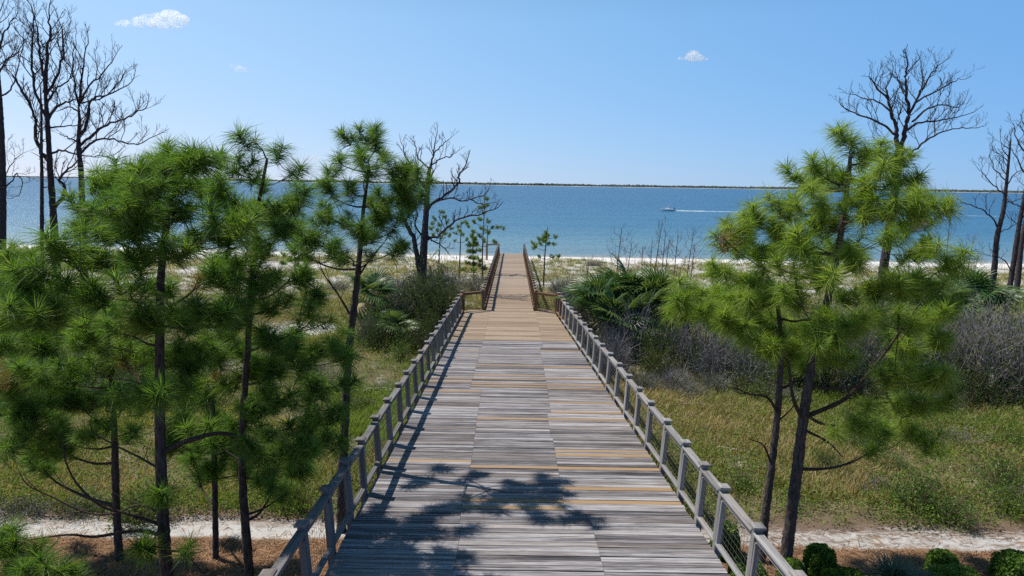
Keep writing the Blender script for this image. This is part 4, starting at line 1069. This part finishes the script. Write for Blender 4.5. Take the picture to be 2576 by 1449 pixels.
RB += [('dark leafy bush rising between grey bushes right of the palmetto clump','dark',1660,925,50,110),('dark leafy bush among grey brush left of the rear pine','dark',1775,950,60,100),('grey green bush behind the rear pine trunk','greygreen',1850,955,60,120),
 ('dark leafy bush beneath the silvery bush at right','dark',2470,1015,70,90),('dark leafy bush at the right frame edge','dark',2560,1010,60,100),('olive bush between the thicket and the grass at centre right','olive',1730,1000,60,45),('olive bush at the thicket foot behind the pine pair','olive',1960,1010,60,50),
 ('dark green bush deep in the thicket behind the pine pair','dark',2010,930,80,130),('dark low bush at the front of the right thicket','dark',1900,1000,60,60),('dark bush in front of the silvery bush','dark',2400,1020,60,90),
 ('dark bush between the grey bush and the green pine','dark',1690,900,55,90),('dark green bush right of the outer limb','dark',2300,930,80,110),('mixed bush at the back behind the outer limb','mixed',2230,860,80,90),
 ('leafy weed mound in the middle right field','green',2120,1200,50,30),('leafy weed mound near the thicket in the right field','olive',2420,1120,80,40),('leafy weed mound left of the round shrub','green',2250,1180,60,35),('low weed mound near the right frame edge','green',2540,1130,60,45),
 ('low olive weed mound behind the right rail','olive',1760,1090,40,18),('small green weed mound at the right rail','green',1740,1180,40,30)]
for a in RB: BU(*a)
LB = [('dense dark bush against the left rail below the forked dead tree','dark',1075,830,60,140),('tangled grey green bush left of the dark one','mixed',1020,830,55,95),('green bush at the foot of the tall slender pine','green',950,860,50,90),
 ('olive bush behind the lower palmetto','olive',970,800,60,90),('mixed brush around the forked dead tree base','mixed',1060,760,45,65),('bare grey brush left of the forked dead tree','grey',1000,760,45,60),('dark bush near the left rail end','dark',1120,800,35,80),
 ('bright fern green plant below the lower palmetto','green',1005,905,35,40),('olive bush near the corner of the deck on the left','olive',1140,745,40,50),('low grey brush by the left rail corner','grey',1105,745,35,60),('dark bush under the upper palmetto','dark',930,805,50,70),
 ('bright green shrub by the sandy track left of the deck','green',735,1285,50,80),('yellow green shrub between the left pine trunks','green',350,1310,90,85),('olive shrub left of the slim pine trunk','olive',220,1290,70,55),('green weeds by the left edge of the track','olive',60,1290,80,45),
 ('dark shrub behind the left pine crowns','mixed',150,1010,110,130),('grey brush at the left edge behind the pine','grey',30,1030,90,120),('dark green shrub low behind the leaning pine','dark',480,1020,90,110),('olive shrub between leaning pine and slender pine','olive',800,960,60,50),
 ('mixed shrub at the left behind the biggest trunk','mixed',330,1000,90,120),('low green shrub beside the track near the slender pine','green',800,1150,45,40),('grey fallen brush in the left grass','grey',960,980,45,18),('green tuft shrub near the left rail','green',900,1030,50,35),
 ('olive shrub far left on the dune','olive',850,730,40,25),('dark shrub beyond the narrow walk rail on the left','olive',1195,735,32,45),('low shrub right of the narrow walk','olive',1400,740,30,40),('grey brush right of the narrow walk corner','grey',1425,790,35,70)]
LB += [('dark leafy bush low against the left rail, nearest of the thicket','dark',1050,885,50,75),('dark bush in the thicket between the palmetto and the rail','dark',1080,870,35,90),('dark rounded bush behind the lower palmetto','dark',1000,840,50,80),
 ('dark bush left of the lower palmetto','dark',955,880,45,70),('mixed bush below the upper palmetto','mixed',925,870,40,70),('dark bush halfway along the left thicket','dark',1040,800,50,85),('twiggy mixed bush at the back of the left thicket','mixed',1110,770,40,90),
 ('brown green bush by the foot of the forked dead tree','olive',1070,735,50,60),('olive bush on the dune edge left of the forked tree','olive',985,740,50,45),('olive scrub far back beside the dune path','olive',1150,720,40,30)]
for a in LB: BU(*a)
# wrack mounds on the beach
def mound(label, u, v, wpx, hpx):
    p = G(u, v); s = FPX / (p.y + 1); root = bush(label, 'grey', p.x, p.y, wpx / s, hpx / s); root.name = 'brush_mound'; root['category'] = 'brush pile'; del root['group']
mound('dark mound of driftwood brush on the sand right of the walk', 1495, 668, 28, 14)
mound('dark mound of dead brush on the left beach beyond the forked tree', 985, 655, 20, 9)

# clipped hedges
def hedge(label, u, v, wpx, hpx, rnd_=.35):
    p = G(u, v); s = FPX / (p.y + 1); w = wpx / s; h = hpx / s; rn = np.random.default_rng(int(u))
    root = empty('clipped_shrub', p, label, 'clipped shrub', 'clipped round hedge shrubs'); n = 5200
    d = rn.normal(0, 1, (n, 3)); d[:, 2] = np.abs(d[:, 2]) * 1.0; e = 5.0
    q = (np.abs(d) ** e).sum(1) ** (1 / e); d2 = np.sign(d) * np.abs(d) / q[:, None]
    d = d / np.linalg.norm(d, axis=1, keepdims=True); f = (1 - rnd_) * d2 + rnd_ * d
    lump = 1 + .05 * np.sin(f[:, :1] * 7 + u) * np.cos(f[:, 1:2] * 6 + f[:, 2:] * 5)
    c = f * lump * rn.uniform(.86, 1.02, (n, 1)) * np.array([w, w, h])
    uu = rn.normal(0, 1, (n, 3)); uu /= np.linalg.norm(uu, axis=1, keepdims=True); vv = np.cross(uu, rn.normal(0, 1, (n, 3))); vv /= np.linalg.norm(vv, axis=1, keepdims=True)
    sz = .026 * rn.uniform(.7, 1.3, (n, 1)); V = np.stack([c - uu * sz, c + vv * sz * .6, c + uu * sz, c - vv * sz * .6], 1).reshape(-1, 3)
    k = np.arange(n)[:, None] * 4; link('leaves', mesh_np('leaves', V, np.hstack([k, k + 1, k + 2, k + 3])), M['leafhedge'], root)
    # inner woody core
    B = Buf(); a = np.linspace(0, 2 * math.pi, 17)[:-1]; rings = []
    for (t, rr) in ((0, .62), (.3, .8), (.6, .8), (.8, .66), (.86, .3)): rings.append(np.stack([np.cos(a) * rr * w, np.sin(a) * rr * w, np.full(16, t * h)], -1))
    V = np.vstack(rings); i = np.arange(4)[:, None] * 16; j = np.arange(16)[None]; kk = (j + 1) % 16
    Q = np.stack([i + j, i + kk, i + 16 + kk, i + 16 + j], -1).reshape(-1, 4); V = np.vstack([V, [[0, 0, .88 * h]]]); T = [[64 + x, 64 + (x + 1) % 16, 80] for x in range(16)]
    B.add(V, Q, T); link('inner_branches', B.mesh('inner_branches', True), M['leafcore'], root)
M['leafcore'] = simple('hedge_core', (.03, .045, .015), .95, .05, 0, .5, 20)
hedge('clipped shrub right of the front pine trunk, tallest of the row', 2060, 1452, 38, 82)
hedge('low dark clipped shrub at the frame bottom right of the tallest one', 2130, 1500, 60, 62)
hedge('clipped shrub in the middle of the right row', 2368, 1450, 34, 66)
hedge('low clipped shrub in front of the middle one', 2410, 1500, 66, 66)
hedge('sunlit clipped shrub at the right end of the row', 2548, 1462, 46, 74)
hedge('clipped shrub seen through the right rail beside the sandy track', 1822, 1400, 34, 88)
hedge('clipped shrub at the foot of the front pine trunk', 1990, 1460, 32, 52)
hedge('clipped shrub behind the right rail near the frame bottom', 1880, 1470, 44, 62)

# ------------------------------------------------------------------ grasses (uncountable)
def blades(name, pts, L, w, cols, mat, label, lean=.5, cat='grass', per=1, jit=0.0, curve=.35):
    """pts (n,2); one blade per pt*per"""
    if per > 1: pts = np.repeat(pts, per, 0); L = np.repeat(L, per) if np.ndim(L) else L; cols = np.repeat(cols, per, 0)
    n = len(pts); p = pts + npr.normal(0, jit, (n, 2)) if jit else pts
    z = gz(p[:, 0], p[:, 1]); L = (L if np.ndim(L) else np.full(n, L)) * npr.uniform(.55, 1.2, n)
    a = npr.uniform(0, 6.283, n); ln = np.abs(npr.normal(0, lean, n)); d = np.stack([np.cos(a) * ln, np.sin(a) * ln, np.ones(n)], -1); d /= np.linalg.norm(d, axis=1, keepdims=True)
    sd = np.stack([-np.sin(a + npr.normal(0, .8, n)), np.cos(a), np.zeros(n)], -1) * w / 2
    o = np.stack([p[:, 0], p[:, 1], z - .02], -1); o1 = o + d * (L * .55)[:, None]; o2 = o1 + (d + np.stack([np.cos(a) * curve, np.sin(a) * curve, -np.full(n, curve)], -1)) * (L * .5)[:, None]
    V = np.stack([o - sd * .8, o + sd * .8, o1 - sd, o1 + sd, o2], 1).reshape(-1, 3); k = np.arange(n)[:, None] * 5
    c = np.repeat(cols * npr.uniform(.8, 1.5, (n, 1)), 5, 0)
    return V, np.hstack([k, k + 1, k + 3, k + 2]), np.hstack([k + 2, k + 3, k + 4]), c
def leaves_np(pts, hgt, size, cols):
    n = len(pts); z = gz(pts[:, 0], pts[:, 1]) + hgt
    c = np.stack([pts[:, 0], pts[:, 1], z], -1); u = npr.normal(0, 1, (n, 3)); u /= np.linalg.norm(u, axis=1, keepdims=True); v = np.cross(u, npr.normal(0, 1, (n, 3))); v /= np.linalg.norm(v, axis=1, keepdims=True)
    s = size * npr.uniform(.6, 1.4, (n, 1)); V = np.stack([c - u * s, c + v * s * .5, c + u * s, c - v * s * .5], 1).reshape(-1, 3); k = np.arange(n)[:, None] * 4
    return V, np.hstack([k, k + 1, k + 2, k + 3]), np.repeat(cols * npr.uniform(.7, 1.3, (n, 1)), 4, 0)
def vn(P, s, seed=0):
    """cheap value noise 0..1"""
    x = P[:, 0] * s + seed * 17.3; y = P[:, 1] * s + seed * 5.1; xi = np.floor(x).astype(int); yi = np.floor(y).astype(int); fx = x - xi; fy = y - yi
    fx = fx * fx * (3 - 2 * fx); fy = fy * fy * (3 - 2 * fy)
    def h(a, b): 
        v = np.sin(a * 127.1 + b * 311.7 + seed * 74.7) * 43758.5453; return v - np.floor(v)
    return (h(xi, yi) * (1 - fx) + h(xi + 1, yi) * fx) * (1 - fy) + (h(xi, yi + 1) * (1 - fx) + h(xi + 1, yi + 1) * fx) * fy
def fb(P, s, seed=0): return (vn(P, s, seed) * .55 + vn(P, s * 2.3, seed + 1) * .3 + vn(P, s * 5.1, seed + 2) * .15)
def inview(n, y0, y1, bias=1.0):
    Y = y0 + (y1 - y0) * npr.random(n) ** bias; X = npr.uniform(-1, 1, n) * (Y * .80 + 3); return np.stack([X, Y], -1)
def off_deck(P, m=.0):
    Y = P[:, 1]; L = np.where(Y < Y_J, edgeL(Y), -1.22) + .5 ; R = np.where(Y < Y_J, edgeR(Y), 1.22) - .5
    return (P[:, 0] < L) | (P[:, 0] > R)
C = lambda *a: np.array(a)
def make(name, parts, mat, label, cat='grass'):
    V = []; Q = []; T = []; c = []; n = 0
    for p in parts:
        if len(p) == 4: v, q, t, cc = p; T.append(t + n)
        else: v, q, cc = p
        V.append(v); Q.append(q + n); c.append(cc); n += len(v)
    me = mesh_np(name, np.vstack(V), np.vstack(Q), np.vstack(T) if T else None, False, np.vstack(c)); me.materials.append(mat)
    o = link(name, me); tag(o, label, cat, kind='stuff'); print(name, n); return o
# field grass
P = inview(200000, 13.7, 46, 1.25); P = P[off_deck(P)]; nse = fb(P, .35, 3); n2 = fb(P, .14, 8)
bright = (P[:, 0] < -1.5) & (P[:, 0] > -13) & (P[:, 1] > 18) & (P[:, 1] < 32)
keep = (npr.random(len(P)) < np.clip((nse - .36) * 5.5 + (n2 - .5) * 1.2, .12, 1)) & ~((np.hypot((P[:, 0] + 10.4) / 1.8, (P[:, 1] - 33.4) / 1.9) < 1)) & (P[:, 1] > 13.9 + npr.random(len(P)) * 1.2)
P = P[keep]; nse = nse[keep]; n2 = n2[keep]; bright = bright[keep]
rc = npr.random(len(P)); g_ = np.where((rc + (n2 - .5) * 2.2 + bright * .4 - .38 * ((P[:, 0] > 2.5) & (P[:, 0] < 9.5) & (P[:, 1] > 18.5)) + .12 * (P[:, 0] > 11) + (P[:, 0] > 6) * .0)[:, None] > .52, C(.12, .155, .03)[None], C(.31, .25, .125)[None])
g_ = np.where(((rc > .82) & (n2 > .4))[:, None], C(.17, .21, .04)[None], g_); 
g_ = np.where((bright & (rc > .35))[:, None], np.where((n2 > .5)[:, None], C(.16, .24, .03), C(.27, .28, .065)), g_)
h = .20 + .28 * nse
pa = blades('g', P, h, .016, g_, None, '', .55, per=3, jit=.05)
P2 = inview(330000, 13.7, 42, 1.3); P2 = P2[off_deck(P2)]; q = fb(P2, .3, 12) * .62 + fb(P2, 1.5, 31) * .38; q = q - .1 * ((P2[:, 0] > 2.5) & (P2[:, 0] < 9.5) & (P2[:, 1] > 18.5)); k2 = npr.random(len(P2)) < np.clip((q - .40) * 8, 0, 1); P2 = P2[k2]; q = q[k2]
lc = np.where((npr.random(len(P2)) > .3)[:, None], C(.12, .20, .028)[None], C(.19, .22, .045)[None])
pb = leaves_np(P2, npr.uniform(.05, 1.0, len(P2)) * np.clip(q - .30, 0, 1) * 1.7 + .04, .030, lc)
make('field_grass', [pa], M['grass'], 'mixed green and straw coloured grass covering the ground beyond the sandy track')
make('field_weeds', [pb], M['grass'], 'low leafy green weeds among the grass beyond the sandy track', 'weeds')
# dune grass in tussocks
T0 = inview(8500, 36, 75, .75); T0 = T0[off_deck(T0, .3)]; q = fb(T0, .16, 21); T0 = T0[(q > np.clip(.37 + (T0[:, 1] - 60) * .008, .33, .5)) & (T0[:, 1] < 71 + np.clip(-T0[:, 0] - 10, 0, 80) * .09 + fb(T0, .2, 5) * 3)]
cc = np.where((npr.random(len(T0)) > .45)[:, None], C(.29, .26, .12)[None], C(.17, .19, .07)[None])
pd = blades('d', T0, npr.uniform(.2, .45, len(T0)), .03, cc, None, '', .45, per=22, jit=.22)
T1 = inview(700, 52, 76, 1.0); T1 = T1[off_deck(T1)]; cs = np.tile(C(.34, .24, .13), (len(T1), 1))
pe = blades('s', T1, npr.uniform(.7, 1.25, len(T1)), .03, cs, None, '', .2, per=3, jit=.1, curve=.6)
make('dune_grass', [pd, pe], M['grass'], 'tussocks of olive dune grass and sea oats on the white dune sand', 'dune grass')
# pine straw
P3 = inview(60000, 7.2, 13.6, .9); P3 = P3[(P3[:, 1] < 12.9) | (npr.random(len(P3)) < .10)]; sc_ = np.where((npr.random(len(P3)) > .5)[:, None], C(.42, .26, .15)[None], C(.24, .14, .08)[None])
n = len(P3); z = gz(P3[:, 0], P3[:, 1]) + npr.uniform(.004, .035, n); a = npr.uniform(0, 6.28, n); L_ = npr.uniform(.06, .16, n)[:, None]
dv = np.stack([np.cos(a), np.sin(a), npr.normal(0, .15, n)], -1) * L_; sd = np.stack([-np.sin(a), np.cos(a), npr.normal(0, .3, n)], -1) * .0045; c0 = np.stack([P3[:, 0], P3[:, 1], z], -1)
V = np.stack([c0 - dv - sd, c0 - dv + sd, c0 + dv + sd, c0 + dv - sd], 1).reshape(-1, 3); k = np.arange(n)[:, None] * 4
make('pine_straw', [(V, np.hstack([k, k + 1, k + 2, k + 3]), np.repeat(sc_ * npr.uniform(.7, 1.3, (n, 1)), 4, 0))], M['grass'], 'reddish brown pine straw mulch strewn under the foreground trees', 'pine straw')
# ornamental blue-green grass clump
def clump(label, u, v, n, L, mat):
    p = G(u, v); root = empty('grass_clump', p, label, 'grass clump'); r = np.random.default_rng(int(u)); B = Buf(); Vs = []; 
    a = r.uniform(0, 6.28, n); ln = np.abs(r.normal(.2, .5, n)); d = np.stack([np.cos(a) * ln, np.sin(a) * ln, np.ones(n)], -1); d /= np.linalg.norm(d, axis=1, keepdims=True)
    o = np.stack([r.normal(0, .08, n), r.normal(0, .08, n), np.zeros(n)], -1); LL = (L * r.uniform(.6, 1.1, n))[:, None]; sd = np.stack([-np.sin(a), np.cos(a), np.zeros(n)], -1) * .006
    o1 = o + d * LL * .55; o2 = o1 + (d + np.stack([np.cos(a) * .5, np.sin(a) * .5, -np.full(n, .6)], -1)) * LL * .5
    V = np.stack([o - sd, o + sd, o1 - sd, o1 + sd, o2], 1).reshape(-1, 3); k = np.arange(n)[:, None] * 5
    link('blades', mesh_np('blades', V, np.hstack([k, k + 1, k + 3, k + 2]), np.hstack([k + 2, k + 3, k + 4])), mat, root)
clump('blue green ornamental grass clump between the clipped shrubs', 2240, 1490, 900, .85, M['bluegrass'])
clump('smaller blue green grass clump left of the middle clipped shrub', 2320, 1495, 400, .6, M['bluegrass'])

# ------------------------------------------------------------------ motor boat and wake
M['hull'] = simple('white_hull', (.8, .8, .79), .3, .5); M['navy'] = simple('dark_motor', (.015, .02, .05), .3, .5); M['boatglass'] = simple('tinted_screen', (.05, .06, .07), .1, .6)
pb_ = ray(2668 / 1.59, 843.5 / 1.59); tt = -CAM.z / pb_.z; bp = CAM + pb_ * tt
boat = empty('motor_boat', (bp.x, bp.y, 0), 'small white motor boat with dark outboard heading left on the sea', 'boat')
boat.rotation_euler = (0, math.radians(2.5), math.radians(180))
B = Buf(); nS = 13; L = 5.0; secs = []
for i in range(nS):
    t = i / (nS - 1); x = -L / 2 + L * t; bwid = .95 * (1 - max(0, (t - .45) / .55) ** 2.2) + .02; sh = .62 + .28 * t ** 2; keel = -.18 + .45 * max(0, (t - .7) / .3) ** 2
    secs.append([[x, -bwid, sh], [x, -bwid * .88, .12 + .1 * t], [x, 0, keel], [x, bwid * .88, .12 + .1 * t], [x, bwid, sh], [x, bwid * .86, sh - .02], [x, 0, sh - .12 if t < .5 else sh + .02], [x, -bwid * .86, sh - .02]])
V = np.array(secs).reshape(-1, 3); i = np.arange(nS - 1)[:, None] * 8; j = np.arange(8)[None]; kk = (j + 1) % 8
Q = np.stack([i + j, i + 8 + j, i + 8 + kk, i + kk], -1).reshape(-1, 4).tolist(); Q += [[0, 1, 2, 3], [0, 3, 4, 5]] + [[0, 5, 6, 7]]
B.add(V, Q); link('hull', B.mesh('hull', False), M['hull'], boat)
B = Buf(); B.box((.2, 0, .85), (.5, .6, .55)); B.box((.28, 0, 1.15), (.3, .5, .2)); link('console', B.mesh('console'), M['hull'], boat)
B = Buf(); B.add([[.42, -.45, .95], [.42, .45, .95], [.2, .4, 1.4], [.2, -.4, 1.4], [.40, -.45, .95], [.40, .45, .95], [.18, .4, 1.4], [.18, -.4, 1.4]], [[0, 1, 2, 3], [7, 6, 5, 4], [0, 4, 5, 1], [3, 2, 6, 7]]); link('windscreen', B.mesh('windscreen'), M['boatglass'], boat)
for dx in (-.15, -.5):
    B = Buf()
    for sy in (-.6, .6): B.tube([[dx, sy, .7], [dx - .45, sy, 1.75]], .035, 5)
    B.box((dx - .5, 0, 1.78), (.35, 1.3, .05)); link('folded_top', B.mesh('folded_top'), M['navy' if dx < -.3 else 'hull'], boat)
B = Buf(); B.box((-.7, 0, .75), (.5, 1.1, .3)); B.box((-.9, 0, 1.0), (.12, 1.1, .3)); link('seat', B.mesh('seat'), M['hull'], boat)
B = Buf()
B.add([[x, y, z] for x, y, z in ((-2.45, -.2, .65), (-2.45, .2, .65), (-2.9, .2, .6), (-2.9, -.2, .6), (-2.42, -.16, 1.2), (-2.42, .16, 1.2), (-2.8, .16, 1.15), (-2.8, -.16, 1.15))], [[3, 2, 1, 0], [4, 5, 6, 7], [0, 1, 5, 4], [1, 2, 6, 5], [2, 3, 7, 6], [3, 0, 4, 7]])
B.box((-2.62, 0, .3), (.16, .12, .8)); link('outboard_motor', B.mesh('outboard_motor'), M['navy'], boat)
# wake
k = NT('wake_foam'); ge = k.n("ShaderNodeNewGeometry"); f = k.noise(k.scale(ge.outputs['Position'], (.35, 3, 1)), 1.0, 4, .7)
foam = k.mix(k.mapr(f, .3, .6), (.2, .33, .44), (.6, .66, .70)); k.fin(foam, .8, .2); M['foam'] = k.m
n = 150; xs_ = bp.x + 2.3 + np.linspace(0, 1, n) ** 1.2 * 120; wv = .5 + .5 * np.sin(np.linspace(0, 40, n)) * .2; hw = np.interp(xs_ - bp.x, [2, 8, 30, 122], [.5, .6, .28, .12]) * npr.uniform(.7, 1.2, n)
yc = bp.y - (xs_ - bp.x) * .03; zt = np.interp(xs_ - bp.x, [2, 5, 20, 122], [.42, .3, .14, .05]) * npr.uniform(.7, 1.2, n)
V = np.vstack([np.stack([xs_, yc - hw, xs_ * 0 + .006], -1), np.stack([xs_, yc, zt], -1), np.stack([xs_, yc + hw, xs_ * 0 + .006], -1)]); i = np.arange(n - 1)
Q = np.vstack([np.stack([i + a * n, i + 1 + a * n, i + 1 + (a + 1) * n, i + (a + 1) * n], -1) for a in (0, 1)])
o = link('wake', mesh_np('wake', V, Q), M['foam']); tag(o, 'thin white foam wake trailing right behind the motor boat', 'wake')
# far sail boat
sp_ = ray(2112 / 1.59, 742.6 / 1.59); tt = -CAM.z / sp_.z
if tt < 0 or tt > 3500: tt = 2600
q = CAM + sp_ * (2600 / sp_.y); sb = empty('sail_boat', (q.x, 2600, 0), 'tiny white sail boat far off beneath the far shore', 'boat')
B = Buf(); B.add([[-5, -1.3, 1.1], [5.5, 0, 1.4], [-5, 1.3, 1.1], [-4.5, -.9, -.2], [4.5, 0, -.2], [-4.5, .9, -.2]], [[0, 3, 4, 1], [1, 4, 5, 2], [0, 2, 5, 3]], [[0, 1, 2]]); link('hull', B.mesh('hull'), M['hull'], sb)
B = Buf(); B.tube([[.5, 0, 1], [.5, 0, 13]], .12, 5); link('mast', B.mesh('mast'), M['hull'], sb)
B = Buf(); B.add([[.3, .05, 2.2], [.3, .05, 12.5], [-4.5, .05, 2.2], [.3, -.05, 2.2], [.3, -.05, 12.5], [-4.5, -.05, 2.2]], [[0, 1, 4, 3], [1, 2, 5, 4]], [[0, 2, 1], [3, 4, 5]]); link('sail', B.mesh('sail'), M['hull'], sb)

# ------------------------------------------------------------------ small litter
def sticks(label, u, v, n, L, seed, mat='greytwig'):
    p = G(u, v); root = empty('driftwood', p + Vector((0, 0, .05)), label, 'driftwood'); r = random.Random(seed)
    for k in range(n):
        a = r.uniform(-.6, .6) + (math.pi if k % 2 else 0); x, y = r.uniform(-.3, .3), r.uniform(-.2, .2); l = L * r.uniform(.5, 1)
        B = Buf(); B.tube([[x, y, .03], [x + math.cos(a) * l * .5, y + math.sin(a) * l * .5, .08], [x + math.cos(a) * l, y + math.sin(a) * l, .04]], [.022, .018, .008], 5); link('stick', B.mesh('stick'), M['paledrift'], root)
M['paledrift'] = simple('pale_driftwood', (.45, .42, .38), .9, .1, 0, .3)
sticks('pale fallen sticks in the dry grass right of the rail', 1735, 1025, 6, .9, 1); sticks('pale fallen branch beside the thin right pine trunk', 1850, 1140, 4, .7, 2); sticks('grey fallen branches in the left grass near the rail', 955, 985, 7, 1.2, 3)

# ------------------------------------------------------------------ clouds
def cloud(label, puffs, Yc, dens, seed):
    """puffs: (u, v, r_px)"""
    c0 = PY(puffs[0][0], puffs[0][1], Yc); s = FPX / (Yc); B = Buf(); lo = np.array([1e9] * 3)
    ph = np.linspace(0, math.pi, 9); th = np.linspace(0, 2 * math.pi, 15)[:-1]
    for (u, v, rp) in puffs:
        p = np.array(PY(u, v, Yc)) - np.array(c0); R = rp / s
        V = [[0, 0, R]] + [[R * math.sin(a) * math.cos(b), R * math.sin(a) * math.sin(b), R * math.cos(a)] for a in ph[1:-1] for b in th] + [[0, 0, -R]]
        V = np.array(V) * np.array([1.25, 1.0, .8]) + p; Q = []; T = []
        for a in range(6):
            for b in range(14): Q.append([1 + a * 14 + b, 1 + (a + 1) * 14 + b, 1 + (a + 1) * 14 + (b + 1) % 14, 1 + a * 14 + (b + 1) % 14])
        for b in range(14): T += [[0, 1 + b, 1 + (b + 1) % 14], [len(V) - 1, 1 + 6 * 14 + (b + 1) % 14, 1 + 6 * 14 + b]]
        B.add(V, Q, T)
    me = B.mesh('cloud', True)
    k = NT('cloud_vapour'); k.t.nodes.remove(k.b); vs = k.n("ShaderNodeVolumePrincipled"); tc = k.n("ShaderNodeTexCoord")
    R0_ = puffs[0][2] / s
    f = k.noise(tc.outputs['Object'], 1.1 / R0_, 6, .62); vs.inputs['Color'].default_value = (1, 1, 1, 1); vs.inputs['Anisotropy'].default_value = .5
    k.l(k.mapr(f, .42, .62, 0, dens / R0_), vs.inputs['Density']); k.l(vs.outputs[0], k.out.inputs['Volume'])
    o = link('cloud', me, k.m, None, c0); tag(o, label, 'cloud', kind=None); return o
cloud('largest white cloud, high in the upper left of the sky', [(400,50,22),(350,56,16),(315,58,11),(375,52,20),(430,42,22),(455,50,17),(440,58,16),(410,62,14),(296,60,7)], 3000, 2.2, 1)
cloud('small white cloud on the right of the sky', [(1742,137,13),(1728,146,8),(1760,146,11),(1742,148,10),(1712,147,6),(1775,148,6)], 3000, 2.4, 2)
cloud('faint wisp of cloud below the largest cloud', [(600,172,11),(585,165,7),(615,176,8)], 3000, .7, 3)
cloud('pale low cloud bank near the horizon above the left pines', [(780,402,22),(750,415,22),(720,428,22),(800,418,16)], 4000, .7, 4)
print('objects', len(bpy.data.objects))
